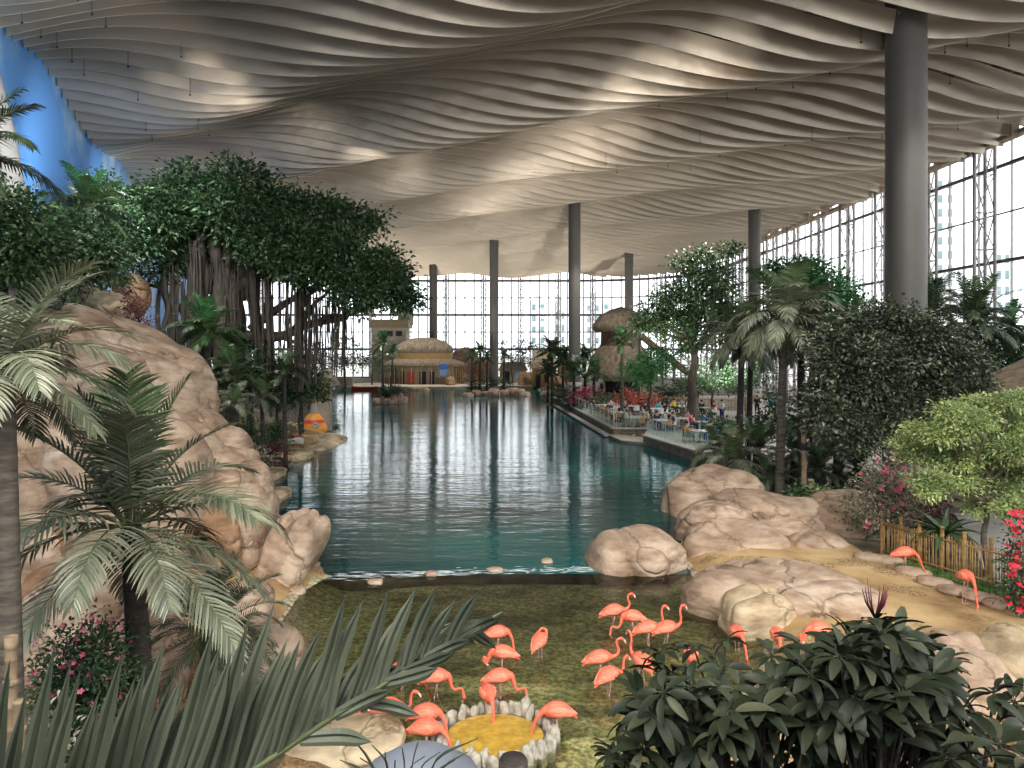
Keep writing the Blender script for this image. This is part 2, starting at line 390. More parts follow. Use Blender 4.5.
# submerged lip between pool and pond
mb = MB()
random.seed(5)
lip = [(-6, 21.5), (-4, 21.7), (-2, 22.2), (0, 22.6), (2, 22.9), (4.6, 22.6), (6, 22.3)]
mb.prism([(x, y+.02) for x, y in lip]+[(x, y+.3) for x, y in lip[::-1]], -1.2, -.04)
structure('trim_1', mb.mesh('lip', M['stonewall']), 'low submerged stone lip between pond and pool')
# foam streaks where water spills over the lip
mb = MB()
for k in range(240):
    t = random.random(); x = -5.6+t*9.4; y = 22.0+.09*(x+5.6)+random.gauss(0, .16)
    L = random.uniform(.05, .3); w = random.uniform(.01, .03)
    mb.add([(x-L, y, .012), (x, y-w, .016), (x+L, y+.01, .012), (x, y+w, .018)], [(0, 1, 2, 3)], 0)
tag(obj('foam', mb.mesh('foam', M['foam'])), 'line of white foam where the pond spills into the pool', 'foam', kind='stuff')

# ---- hall outline
RX, FY, CR = 34.0, 145.0, 22.0
def wall_path():
    p = [(-59.5, FY)]
    x = -59.5
    seg = 1.8
    pts = []
    s = -59.5
    while s < RX-CR: pts.append((s, FY)); s += seg
    n = int(CR*PI/2/seg)
    for k in range(n):
        a = PI/2*(1-k/n); pts.append((RX-CR+CR*math.cos(a), FY-CR+CR*math.sin(a)))
    y = FY-CR
    while y > 8: pts.append((RX, y)); y -= seg
    return pts
WP = wall_path()
TOPZ = 19.7
def normal_at(i):
    a = Vector(WP[max(i-1, 0)]); b = Vector(WP[min(i+1, len(WP)-1)]); t = (b-a).normalized()
    return Vector((-t.y, t.x))  # outward
win = obj('window_1', None); win['kind'] = 'structure'; win['label'] = 'tall curved glass curtain wall round the hall'
mb = MB()
for i in range(len(WP)-1):
    (x0, y0), (x1, y1) = WP[i], WP[i+1]
    mb.add([(x0, y0, .3), (x1, y1, .3), (x1, y1, 22.5), (x0, y0, 22.5)], [(0, 1, 2, 3)])
obj('glass_pane', mb.mesh('glass_pane', M['glass']), win)
for i, (x, y) in enumerate(WP):
    mb = MB(); r = math.atan2(*(WP[min(i+1, len(WP)-1)][k]-WP[max(i-1, 0)][k] for k in (1, 0)))
    ww = .21 if y > 100 else .08
    mb.box((x, y, 11), (ww, .16, 22.5), r)
    obj('mullion', mb.mesh('mullion', M['steel_dark' if y > 100 else 'steel_light']), win)
for z in (3.2, 6.0, 9.3, 12.6, 15.9, 19.2):
    mb = MB(); heavy = z in (6.0, 12.6, 19.2)
    for i in range(len(WP)-1):
        (x0, y0), (x1, y1) = WP[i], WP[i+1]
        n = normal_at(i)*(-.1)
        mb.bar((x0+n.x, y0+n.y, z), (x1+n.x, y1+n.y, z), (.42 if y0 > 100 else .22) if heavy else (.2 if y0 > 100 else .1), 0, (.42 if y0 > 100 else .22) if heavy else (.2 if y0 > 100 else .1))
    obj('transom', mb.mesh('transom', M['steel_dark']), win)
for i in range(2, len(WP)-1, 4):
    x, y = WP[i]; n = -normal_at(i); r = math.atan2(n.y, n.x); t = Vector((-n.y, n.x))
    c0 = Vector((x, y))+n*.35; mb = MB()
    near = y < 100
    h = .45 if not near else .55
    a = c0-t*h; b = c0+t*h; c = c0+n*1.1
    for q in (a, b, c): mb.tube([(q.x, q.y, 0), (q.x, q.y, 21)], .11 if not near else .12, 6)
    z = .5; k = 0; st = 1.5 if not near else 2.6
    while z < 20.5:
        for (u, w_) in ((a, b), (b, c), (c, a)):
            p, q = (u, w_) if k % 2 else (w_, u)
            mb.bar((p.x, p.y, z), (q.x, q.y, z+st), .07); mb.bar((u.x, u.y, z), (w_.x, w_.y, z), .06)
        z += st; k += 1
    obj('truss_column', mb.mesh('truss_column', M['steel_white']), win)
# sill wall
mb = MB()
for i in range(len(WP)-1):
    (x0, y0), (x1, y1) = WP[i], WP[i+1]
    mb.bar((x0, y0, .2), (x1, y1, .2), .5, 0, 1.0)
structure('trim_2', mb.mesh('sill', M['concrete']), 'low concrete sill under the glass wall')
# left wall with painted sky
def left_x(y): return -21.0-(y-29.8)*.343
mb = MB()
y0, y1 = -9, FY+1
n = 40
v = []
for k in range(n+1):
    y = y0+(y1-y0)*k/n
    v += [(left_x(y)-.15, y, -1), (left_x(y)-.15, y, 23.6)]
mb.add(v, [(2*k, 2*k+2, 2*k+3, 2*k+1) for k in range(n)], 0, True)
structure('wall_left', mb.mesh('wall_left', M['mural']), 'left wall painted as blue sky with white clouds')
mb = MB(); mb.box((10, -9.2, 2.5), (62, .3, 16))  # unseen wall added to cut the daylight from behind
structure('wall_light_block', mb.mesh('wall_light_block', M['plaster']), 'added plain wall behind the viewer, blocking daylight')
# roof deck
def roof_z(x, y):
    return 19.95+1.6*math.exp(-((y-82)/38)**2)*math.exp(-((x-2)/40)**2)
LAM = 13.0; KX, KY = .608, .795
def wave(x, y):
    s = KX*x+KY*y
    ph = 2*PI*(s-35.4)/LAM
    am = .62+.22*math.sin(x*.05+y*.03)
    return -am*math.cos(ph)+.13*math.sin(.5*ph+.06*x)+.12*math.sin(.43*x+.11*y+1.1)
def right_x(y):
    if y < FY-CR: return RX-1.3
    return RX-CR+math.sqrt(max(0, (CR-1.3)**2-(y-(FY-CR))**2))
ceil = obj('ceiling', None); ceil['kind'] = 'structure'; ceil['label'] = 'wavy ceiling of long pale metal fins'
mb = MB()
mb.prism([(-62, -9), (35.5, -9), (35.5, 125), (28, 140), (14, 147), (-62, 147)], 24.0, 24.5)
obj('roof_deck', mb.mesh('roof_deck', M['deck']), ceil)
mb = MB()
for k in range(46):
    x = -60+k*2.1
    mb.box((x, 69, 23.6), (.14, 155, .55))
for k in range(30):
    mb.box((-14, -6+k*5.2, 22.9), (96, .22, .5))
obj('roof_joists', mb.mesh('roof_joists', M['beige']), ceil)
y = 24.0; nf = 0
while y < FY-2.2:
    xl, xr = left_x(y)+.05, right_x(y)
    N = int((xr-xl)/.6); X = np.linspace(xl, xr, N+1)
    v = []; hgt = .95; S = [[], [], [], []]
    for x in X:
        ph = 2*PI*(KX*x+KY*y-35.4)/LAM
        zb = roof_z(x, y)+wave(x, y); yy = y+.22*math.sin(ph+.8)+.08*math.sin(.7*ph+1.7*y)
        p = [(x, yy, zb), (x, yy-.16, zb+hgt), (x, yy-.12, zb+hgt), (x, yy+.04, zb)]
        for q in range(4): S[q] += [p[q], p[(q+1) % 4]]
    f = []
    for q in range(4):
        o0 = len(v); v += S[q]
        f += [(o0+2*k, o0+2*k+1, o0+2*k+3, o0+2*k+2) for k in range(N)]
    mi = np.zeros(len(f), np.int32); mi[3*N:4*N] = 1; me = np_mesh('fin', v, f, [M['fin'], M['fin_lit_edge']], True, mi)
    o = obj('ceiling_fin', me, ceil); nf += 1
    y += 1.32
# right edge beam of the ceiling, stepped
y = 30.0
mb = MB()
while y < FY-CR+4:
    mb.box((RX-1.0, y, 20.6), (.7, 2.0, .28)); mb.box((RX-1.0, y, 21.3), (.7, 2.0, .2))
    mb.box((RX-1.3+.25*math.sin(y*1.3), y+.9, 20.9), (.5, .18, 1.3))
    y += 2.2
structure('trim_3', mb.mesh('trim', M['beige']), 'stepped beige framing between ceiling fins and glass wall')
# hanging rods below the fins
mb = MB(); mb.tube([(0, 0, 0), (0, 0, 1.0)], .014, 5); mb.lathe([(.0, -.05), (.05, -.03), (.05, .03), (.0, .05)], n=8)
rod = mb.mesh('rod', M['black'])
random.seed(11)
for k, (px, py) in enumerate([(78, 5), (155, 5), (22, 27), (92, 31), (41, 53), (106, 50), (57, 70), (181, 73), (72, 87), (128, 87), (190, 98), (84, 98), (138, 109), (146, 132), (198, 130), (152, 143), (209, 152), (606, 170), (617, 175), (573, 177), (659, 133), (634, 190), (668, 170), (727, 125), (756, 107), (830, 96), (793, 115), (812, 140), (882, 140), (849, 152), (785, 160), (898, 20), (907, 55), (945, 55), (967, 40), (950, 100), (1009, 75), (998, 110), (958, 128), (861, 40), (700, 150), (720, 165), (690, 190)]):
    D = 12.6*F/(HOR-py); q = P(px, py, D); q.z = roof_z(q.x, q.y)+wave(q.x, q.y)-.35
    tag(obj('hanging_rod', rod, None, q), 'thin dark sensor rod hanging from the wavy ceiling fins', 'rod', 'sensor rods under the ceiling')
# ---- columns
UPL = []
def column(px, D, dia, label, wet=None):
    x = (px-512)/F*D
    t = thing('column', label, 'column', (x, D, -1.5 if wet else .3), group='round roof columns')
    base = -1.5 if wet else .3
    mb = MB(); ztop = 23.8-base
    mb.lathe([(dia/2, 0), (dia/2, 6), (dia/2, ztop*.6), (dia/2, ztop)], n=40)
    obj('shaft', mb.mesh('shaft', M['column']), t)
    mb = MB(); mb.lathe([(dia/2+.12, 0), (dia/2+.12, 2.4), (dia/2+.05, 2.55), (dia/2, 2.55)], n=40)
    obj('plinth', mb.mesh('plinth', M['concrete']), t)
    mb = MB(); mb.lathe([(dia/2, ztop-1.2), (dia/2+.2, ztop-.9), (dia/2+.2, ztop), (dia/2, ztop)], n=40)
    UPL.append((x, D, dia))
    obj('collar', mb.mesh('collar', M['column']), t)
    return t
column(906, 31, 1.57, 'thickest grey roof column, right of the frame behind the dark fig tree')
column(574.5, 80, 1.3, 'grey roof column rising behind the palms at the left end of the dining terrace')
column(494, 105, 1.25, 'slim grey roof column standing on the rock and palm islet', True)
column(629, 112, 1.3, 'grey roof column rising behind the tall two tiered thatched hut')
column(754.5, 80, 1.3, 'grey roof column rising behind the tall grey palms on the right')
column(433, 131, 1.3, 'farthest grey roof column, coming up through the big thatched pavilion roof')
# leaning grey spire at the far left
mb = MB()
mb.tube([(-18.3, 27, 3), (-18.3, 27, 9), (-18.35, 27, 12), (-18.6, 27, 14.5), (-18.9, 27, 16.6)], [.9, .85, .8, .6, .4], 20)
tag(obj('rock_spire', mb.mesh('spire', M['concrete'])), 'leaning grey pillar against the painted sky at the left edge', 'pillar')
# ---- outside
mb = MB(); mb.box((0, 300, -3.6), (900, 700, 1))
structure('ground', mb.mesh('ground', M['concrete']), 'pale ground outside the glass wall')
def tower(px, D, w, ytop, label, cols, rowh=3.6):
    b = P(px, HOR, D); zt = CZ+(HOR-ytop)/F*D; W = w/F*D
    t = thing('tower_block', label, 'building', (b.x, D, 0), 0, 'tower blocks outside the glass')
    mb = MB(); mb.box((0, W/2, zt/2), (W, W, zt)); obj('facade', mb.mesh('facade', M['white_bld']), t)
    mb = MB(); mb.box((0, W/2, zt+1), (W*.5, W*.5, 2)); obj('roof_house', mb.mesh('roof', M['white_bld']), t)
    z = 4
    cw = W/(cols+.0)*.42
    mb = MB(); mb.box((0, 0, 0), (cw, .3, rowh*.72)); wm = mb.mesh('window', M['teal_glass'])
    while z < zt-2:
        for c_ in range(cols):
            obj('window', wm, t, (-W/2+W*(c_+.5)/cols, -.05, z))
        z += rowh*1.35
tower(538, 330, 17, 300, 'white tower block outside, just left of the column behind the terrace palms', 2)
tower(560, 300, 12, 303, 'narrow pale tower directly beside the column, seen through the glass', 2)
tower(593, 340, 16, 296, 'pale tower block outside between the column and the thatched hut', 2)
tower(606, 420, 9, 302, 'thin distant tower touching the thatched hut roof in view', 1)
tower(945, 260, 20, 175, 'tall pale tower seen through glass right of the thickest column', 2)
tower(1003, 230, 16, 250, 'teal windowed block seen through the glass above the right hand palm', 2)
# ================================================================ ROCKS
import bmesh
def rock_mesh(size, seed, sub=4, box=.8, amp=.16, m=None, creases=2, foot=None):
    bm = bmesh.new(); bmesh.ops.create_icosphere(bm, subdivisions=sub, radius=1)
    off = Vector((seed*7.31, seed*3.17, seed*1.93)); rnd = random.Random(seed)
    planes = []
    for k in range(creases):
        n = Vector((rnd.uniform(-1, 1), rnd.uniform(-1, 1), rnd.uniform(-.6, .6))).normalized(); planes.append((n, rnd.uniform(-.35, .35)))
    sx, sy, sz = size; mx = max(size)
    for v in bm.verts:
        p = v.co.copy()
        e_ = 2+(1-box)*5; q = p/((abs(p.x)**e_+abs(p.y)**e_+abs(p.z)**e_)**(1/e_))
        d = 1+amp*noise.noise(p*1.1+off)*1.5+amp*.28*noise.noise(p*2.6+off)+amp*.07*noise.noise(p*6+off)
        for n, c in planes:
            t = abs(p.dot(n)-c-.12*noise.noise(p*2+off))
            d -= .075*math.exp(-(t/.055)**2)+.035*math.exp(-(t/.16)**2)
        q *= d
        if sub > 4: q *= 1+.012*noise.noise(p*14+off)
        v.co = Vector((q.x*sx, q.y*sy, q.z*sz))
    for f in bm.faces: f.smooth = True
    me = bpy.data.meshes.new('boulder'); bm.to_mesh(me); bm.free(); me.materials.append(m or M['rock']); return me
def rock(label, c, size, seed, rz=0, m=None, sub=4, box=.8, amp=.16, creases=2, tilt=(0, 0), name='boulder', cat='boulder', group=None):
    o = obj(name, rock_mesh(size, seed, sub, box, amp, m, creases), None, c, (tilt[0], tilt[1], rz))
    return tag(o, label, cat, group)
def rock_px(label, px, pytop, wpx, D, hgt, depth, seed, **k):
    """boulder whose silhouette top and width are known; hgt = full height in metres"""
    c = P(px, pytop, D); s = D/F
    return rock(label, (c.x, D, c.z-hgt/2), (wpx*s/2*.98, depth/2, hgt/2), seed, **k)
# ================================================================ PLANTS
def basis(d, roll):
    """arrays: direction d (n,3) -> side, normal"""
    up = np.tile(np.array([0, 0, 1.]), (len(d), 1)); bad = np.abs(d[:, 2]) > .98; up[bad] = (1, 0, 0)
    s = np.cross(d, up); s /= np.linalg.norm(s, axis=1)[:, None]
    n = np.cross(s, d)
    c, q = np.cos(roll)[:, None], np.sin(roll)[:, None]
    return s*c+n*q, n*c-s*q
def leaves_np(pos, d, L, W, rng, fold=.25, roll=.6, curl=.15):
    """kite leaves with a centre fold: 5 vertices, 4 triangles each"""
    n = len(pos); s, nn = basis(d, rng.normal(0, roll, n))
    L = L[:, None]; W = W[:, None]
    b = pos; tip = pos+d*L-nn*L*curl; mid = pos+d*L*.5+nn*L*.02
    l = pos+d*L*.48+s*W/2+nn*W*fold; r = pos+d*L*.48-s*W/2+nn*W*fold
    v = np.stack([b, l, tip, r, mid], 1).reshape(-1, 3)
    k = (np.arange(n)*5)[:, None]
    f = np.concatenate([k+np.array([[0, 4, 1]]), k+np.array([[1, 4, 2]]), k+np.array([[2, 4, 3]]), k+np.array([[3, 4, 0]])], 0)
    return v, f
def unit(a): return a/np.maximum(np.linalg.norm(a, axis=1), 1e-9)[:, None]
def crown_mesh(clusters, n, L, W, seed, m, sub=.36, clump=26, spread=.32, up=.25, name='foliage', shell=.55):
    """clusters: (x,y,z,rx,ry,rz) local; leaves grow in tufts round each cluster's shell"""
    rng = np.random.default_rng(seed)
    vol = np.array([c[3]*c[4]+c[3]*c[5] for c in clusters]); vol = vol/vol.sum()
    P_, D_ = [], []
    for c, w_ in zip(clusters, vol):
        nt = max(4, int(n*w_/clump)); cc = np.array(c[:3]); r = np.array(c[3:6])
        u = unit(rng.normal(size=(nt, 3))); rad = shell+(1-shell)*rng.random(nt)**.5
        # lumpy shell
        lump = 1+.16*np.sin(u[:, 0]*5+seed)+.14*np.sin(u[:, 1]*6+c[0])+.14*np.sin(u[:, 2]*5+c[2])
        tc = cc+u*(rad*lump)[:, None]*r
        for t, uu in zip(tc, u):
            k = int(clump*rng.uniform(.5, 1.4))
            e = rng.normal(size=(k, 3))*spread*rng.uniform(.6, 1.3); e[:, 2] *= .55
            P_.append(t+e); D_.append(unit(e/spread*.7+uu*.5+rng.normal(size=(k, 3))*.45+np.array([0, 0, up-.25])))
    P_ = np.concatenate(P_); D_ = np.concatenate(D_); k = len(P_)
    v, f = leaves_np(P_, D_, L*rng.uniform(.65, 1.25, k), W*rng.uniform(.7, 1.2, k), rng)
    return np_mesh(name, v, f, m, False)
def limb(mb, a, b, r0, r1, sag=0, wob=.15, n=5, sides=7, seed=0):
    rnd = random.Random(seed); a, b = Vector(a), Vector(b); L = (b-a).length
    pts = []
    for k in range(n+1):
        t = k/n; p = a.lerp(b, t); p.z += sag*math.sin(PI*t)
        if 0 < k < n: p += Vector((rnd.uniform(-1, 1), rnd.uniform(-1, 1), rnd.uniform(-.5, .5)))*L*wob*.25
        pts.append(p)
    pts = [Vector(tuple(q)) for q in catmull([tuple(p) for p in pts], 3)]
    rad = [r0+(r1-r0)*(k/(len(pts)-1)) for k in range(len(pts))]
    mb.tube(pts, rad, sides)
def tree(label, base, trunk_top, clusters, n, L, W, seed, leafm, barkm, r=.2, cat='tree', group=None, name='broadleaf_tree', clump=26, spread=.32, extra=None, shell=.5, lean=None, twigs=1):
    base = Vector(base); t = thing(name, label, cat, base, 0, group)
    loc = [(c[0]-base.x, c[1]-base.y, c[2]-base.z, c[3], c[4], c[5]) for c in clusters]
    top = Vector(trunk_top)-base; mb = MB()
    limb(mb, (0, 0, -.3), top, r*1.25, r*.75, 0, .12, 5, 9, seed)
    for k, c in enumerate(loc):
        e = Vector(c[:3]); limb(mb, top*.92, e, r*.55, r*.12, .12*(e-top).length*.5, .35, 4, 6, seed+k)
        rnd = random.Random(seed*9+k)
        for q in range(3*twigs):
            ee = e+Vector((rnd.uniform(-1, 1)*c[3], rnd.uniform(-1, 1)*c[4], rnd.uniform(-.8, .9)*c[5]))*.8
            limb(mb, top.lerp(e, rnd.uniform(.55, .95)), ee, r*.2, r*.05, .1, .3, 3, 5, seed+k*5+q)
    obj('trunk', mb.mesh('trunk', barkm), t)
    obj('foliage', crown_mesh(loc, n, L, W, seed, leafm, clump=clump, spread=spread, shell=shell), t)
    return t
def frond_mesh(L, ll, nl, e0, droop, width, seed, seg=3, leaflet_droop=.4, vee=.5, mats=None, fold=True, r=.012, sweep=.55, start=.12, mid=.42):
    """a feather palm leaf: arching midrib with leaflets both sides; base at origin growing to +X"""
    rng = random.Random(seed); v = []; f = []; mi = []
    N = 18; pts = []; p = Vector((0, 0, 0)); a = e0; st = L/N
    for k in range(N+1):
        pts.append(p.copy()); t = k/N
        a = e0-droop*(t**1.3); p = p+Vector((math.cos(a), .0, math.sin(a)))*st
    mb = MB(); mb.tube(pts, [r*(1.15-1.0*k/N) for k in range(N+1)], 5, 1)
    v = list(mb.v); f = [tuple(q) for q in mb.f]; mi = list(mb.m)
    for side in (-1, 1):
        for k in range(nl):
            t = start+(1-start)*(k+.5*(side > 0))/nl; t = min(t, .995)
            i = min(int(t*N), N-1); u = t*N-i; b = pts[i].lerp(pts[i+1], u); tan = (pts[i+1]-pts[i]).normalized()
            Y = Vector((0, side, 0)); up = tan.cross(Vector((0, 1, 0))); up = -up if up.z < 0 else up
            sw = sweep*(.55+1.1*t)
            d = (Y*math.cos(sw)+tan*math.sin(sw)).normalized(); d = (d+up*vee*(1-.5*t)).normalized()
            length = ll*(.45+.55*math.sin(PI*min(1, .18+t*.80)))*rng.uniform(.9, 1.06)
            if t > .9: length *= .8
            wid = width*rng.uniform(.85, 1.1); ld = leaflet_droop*rng.uniform(.7, 1.35)
            acr = d.cross(up).normalized(); q = b.copy(); o = len(v); dd = d.copy(); tw = rng.uniform(-.25, .25)
            for s_ in range(seg+1):
                x = s_/seg; wv = width*(.35+.65*math.sin(PI*min(1, .25+x*.72)))*(1 if x < 1 else .08)*wid/width
                nn = dd.cross(acr).normalized()
                ac = (acr*math.cos(tw)+nn*math.sin(tw))
                v.append(tuple(q-ac*wv/2)); 
                if fold: v.append(tuple(q-nn*wv*.18*(1 if nn.z > 0 else -1)))
                v.append(tuple(q+ac*wv/2))
                dd = (dd+Vector((0, 0, -ld/seg))).normalized(); q = q+dd*length/seg
            w_ = 3 if fold else 2
            for s_ in range(seg):
                for c_ in range(w_-1):
                    f.append((o+s_*w_+c_, o+s_*w_+c_+1, o+(s_+1)*w_+c_+1, o+(s_+1)*w_+c_)); mi.append(0)
    me = bpy.data.meshes.new('frond'); me.from_pydata(v, [], f)
    for m_ in (mats or [M['frond'], M['rachis']]): me.materials.append(m_)
    me.polygons.foreach_set('material_index', mi); me.update(); return me
class PalmKit:
    def __init__(s, L, ll, nl, width, leaf, seed=1, seg=3, fold=True, young=None, ld=.5, droops=None, vee=.45, r=.012, sweep=.55):
        s.cls = []
        young = young or leaf
        for k, (e, d) in enumerate(droops or [(1.35, .7), (1.1, 1.1), (.8, 1.4), (.5, 1.5), (.15, 1.3), (-.25, .9)]):
            s.cls.append((e, [frond_mesh(L*f_, ll, nl, e+j, d, width, seed+k*7+q, seg, ld*(1.15 if k > 2 else .7), vee, [young if k < 1 else leaf, M['rachis']], fold, r, sweep) for q, (f_, j) in enumerate(((1, 0), (.93, .12)))]))
def palm(label, base, crown, kit, nf, r, seed, bark, scale=1, cat='palm tree', group=None, name='palm_tree', lean=0, lo=0, hi=6, rings=True, shaft=None, az=None, bulge=1.25):
    base, crown = Vector(base), Vector(crown); t = thing(name, label, cat, base, 0, group)
    top = crown-base; h = top.length
    if h > .25:
        mb = MB(); n = 26 if rings else 8; pts = []; rad = []
        for k in range(n+1):
            u = k/n; p = top*u; p += Vector((math.sin(PI*u)*lean, 0, 0)); pts.append(p)
            rr = r*(bulge-(bulge-.85)*u**.6); rad.append(rr*(1+(.05 if k % 2 else 0)))
        pts[0].z -= .3; mb.tube(pts, rad, 12)
        if shaft: 
            obj('crownshaft', MB().tube([top*.0+top*(1-.9/h*scale), top*.995], [r*.9, r*.75], 12).mesh('crownshaft', shaft), t)
        obj('trunk', mb.mesh('trunk', bark), t)
    rnd = random.Random(seed); a = rnd.uniform(0, 6)
    ncl = hi-lo
    for k in range(nf):
        c = lo+min(ncl-1, int(k/nf*ncl)); e, ms = kit.cls[c]
        a += 2.39996+rnd.uniform(-.25, .25)
        if az and not az(a % (2*PI)): continue
        obj('frond', rnd.choice(ms), t, top+Vector((math.cos(a)*r*.4, math.sin(a)*r*.4, -.05*k/nf)), (rnd.uniform(-.12, .12), rnd.uniform(-.1, .1), a), scale*rnd.uniform(.86, 1.08))
    return t
def bush(label, c, size, n, L, W, seed, leafm, flower=None, nfl=0, fl=.12, cat='shrub', name='leafy_shrub', group=None, stems=6, clump=18, spread=.2, barkm=None):
    """c = base point on the ground, size = (rx, ry, height)"""
    c = Vector(c); t = thing(name, label, cat, c, 0, group); rx, ry, h = size; rnd = random.Random(seed)
    cl = [(rnd.uniform(-.45, .45)*rx, rnd.uniform(-.45, .45)*ry, h*rnd.uniform(.3, .72), rx*.62, ry*.62, h*.34) for _ in range(6)]
    mb = MB()
    for k in range(stems):
        q = cl[k % 6]; limb(mb, (rnd.uniform(-.1, .1)*rx, rnd.uniform(-.1, .1)*ry, -.2), (q[0], q[1], q[2]), .03*h+.006, .008, 0, .3, 3, 5, seed+k)
    obj('stem', mb.mesh('stem', barkm or M['bark_brown']), t)
    obj('foliage', crown_mesh(cl, n, L, W, seed, leafm, clump=clump, spread=spread, shell=.4), t)
    if flower:
        mb = MB()
        for k in range(5):
            a = 2*PI*k/5; d, e = Vector((math.cos(a), math.sin(a), .25)), Vector((-math.sin(a), math.cos(a), 0))
            mb.add([(0, 0, 0), tuple(d*fl*.35+e*fl*.2), tuple(d*fl*.62), tuple(d*fl*.35-e*fl*.2)], [(0, 1, 2, 3)])
        fm = mb.mesh('flower', flower)
        for k in range(min(nfl, 95)):
            q = cl[k % 6]; u = Vector((rnd.gauss(0, 1), rnd.gauss(0, 1)-.7, rnd.gauss(0, 1)+.5)).normalized()
            obj('flower', fm, t, (q[0]+u.x*q[3]*1.05, q[1]+u.y*q[4]*1.05, q[2]+u.z*q[5]*1.12), (rnd.uniform(.3, 1.4), rnd.uniform(-.5, .5), rnd.uniform(-.8, .8)), rnd.uniform(.7, 1.2))
    return t
def rosette(label, c, L, n, seed, m, w=.12, cat='shrub', name='agave', group=None, e0=.9, droop=1.2, scale=1):
    """sword or strap leaves from one point"""
    t = thing(name, label, cat, c, 0, group); rnd = random.Random(seed); a = 0
    for k in range(n):
        a += 2.39996; u = k/n; e = e0*(1.5-1.3*u); l = L*rnd.uniform(.8, 1.1); v = []; p = Vector((0, 0, 0)); N = 7
        for s_ in range(N+1):
            x = s_/N; wv = w*math.sin(PI*min(.97, .22+.78*x))+.004
            tx = Vector((math.cos(e), 0, math.sin(e)))
            nn = Vector((-math.sin(e), 0, math.cos(e)))
            v += [tuple(p-Vector((0, wv/2, 0))+nn*wv*.2), tuple(p-nn*.006), tuple(p+Vector((0, wv/2, 0))+nn*wv*.2)]
            p = p+tx*l/N; e -= droop/N*(.6+.8*u)
        f = [(s_*3+c_, s_*3+c_+1, s_*3+c_+4, s_*3+c_+3) for s_ in range(N) for c_ in range(2)]
        mb = MB(); mb.add(v, f, 0, True); obj('leaf', mb.mesh('leaf', m), t, (0, 0, .03), (0, 0, a), scale)
    return t
# ================================================================ BOULDERS
RK = rock_px
# right side of the pond
RK('smooth low boulder jutting into the pool left of the boulder pile, half in water', 637, 529, 102, 23.6, 2.1, 3.0, 3, sub=5, box=.85, creases=1)
RK('rounded grey brown boulder at the back of the pile beside the pool', 713, 469, 100, 31, 3.4, 3.4, 8, sub=5)
RK('largest boulder in the middle of the right hand pile', 760, 494, 172, 26.8, 3.2, 4.2, 12, sub=6, box=.82, creases=3)
RK('squarish pinkish boulder lobe at the front of the pile by the pond', 735, 527, 112, 24.2, 2.4, 2.2, 17, sub=5, box=.72, creases=2)
RK('low wedge boulder at the right end of the pile beside the sand', 816, 530, 72, 24.4, 2.0, 2.2, 23, sub=5, box=.8, creases=2)
RK('tall upright boulder against the end of the bamboo fence', 853, 494, 84, 25.8, 3.0, 2.6, 29, sub=5, box=.75, creases=1)
rock('long pale slab boulder sloping from the pond down to the shrubs', (6.95, 19.2, .12), (2.3, 1.5, .98), 31, rz=-.42, sub=6, box=.82, creases=3, tilt=(-.06, .05))
RK('small brown lobed boulder on the pond side of the long pale slab', 757, 592, 74, 17.9, 1.3, 1.4, 37, sub=5, m=M['rock3'], creases=1)
RK('pale boulder between the shrub tips and the sand, below the slab', 838, 655, 62, 15.6, 1.1, 1.4, 38, sub=5, creases=1)
RK('small cracked grey rock at the edge of the sand', 955, 631, 50, 14.6, 1.1, 1.0, 41, sub=5, box=.7, creases=3)
RK('rounded pink beige boulder below the cracked grey rock', 962, 649, 100, 13.6, 1.8, 1.6, 43, sub=5, creases=1)
RK('flat yellowish rock at the right edge of the frame', 1022, 636, 90, 14.2, 1.4, 2.0, 47, sub=5, m=M['rock3'], creases=1)
RK('pale boulder lying behind the lowest leaves at bottom right', 930, 690, 90, 12.2, 1.3, 1.3, 49, sub=5, creases=1)
# left massif
RK('huge rounded rock forming the lower face of the left cliff', 98, 400, 270, 22.5, 7.2, 7.5, 53, sub=6, box=.7, amp=.13, creases=3)
RK('long tilted slab rock lying on top of the left cliff', 112, 318, 200, 27, 4.3, 4.6, 59, sub=6, box=.8, creases=2, tilt=(0, .30))
RK('upper cliff rock behind the slab under the burgundy bush', 75, 338, 170, 25.5, 4.5, 4.0, 61, sub=6, creases=2)
RK('high shoulder rock overhanging the pool at the right end of the cliff', 196, 424, 116, 24, 5.4, 4.0, 67, sub=6, box=.72, creases=2, tilt=(0, .1))
RK('steep rock face below the shoulder at the pond edge', 232, 470, 92, 22.6, 4.8, 3.0, 72, sub=6, box=.72, creases=2)
RK('leaning foot rock reaching into the pond at the cliff base', 288, 512, 52, 21.6, 2.9, 2.2, 73, sub=5, box=.75, creases=2, tilt=(0, .45))
RK('brown rock face under the big cliff rock behind the palm', 128, 500, 220, 20.6, 5.0, 2.4, 79, sub=6, m=M['rock2'], box=.72, creases=3)
RK('grey stone standing in the pool behind the cliff foot', 291, 518, 32, 27.5, 1.3, 1.2, 83, sub=4, box=.7)
RK('brown rock beside the lean trunk at left, above the pale boulder', 66, 568, 84, 15, 1.3, 1.5, 89, sub=5, m=M['rock2'], creases=1)
RK('pale grooved boulder rising behind the flowering bush', 92, 574, 116, 13.6, 3.0, 2.4, 97, sub=6, box=.78, creases=2, tilt=(0, -.25))
RK('pale boulder directly behind the dark palm trunk', 150, 600, 60, 13.0, 2.2, 1.6, 101, sub=5, creases=1)
RK('rounded pink beige boulder behind the tips of the big frond', 264, 624, 86, 14.2, 1.6, 1.7, 103, sub=5, box=.85, creases=1)
RK('small rock behind the cycad at the pond edge', 243, 582, 60, 18, 1.2, 1.2, 107, sub=4, creases=1)
RK('little pale stone at the waterline by the cliff foot', 297, 586, 18, 20.6, .4, .4, 109, sub=3)
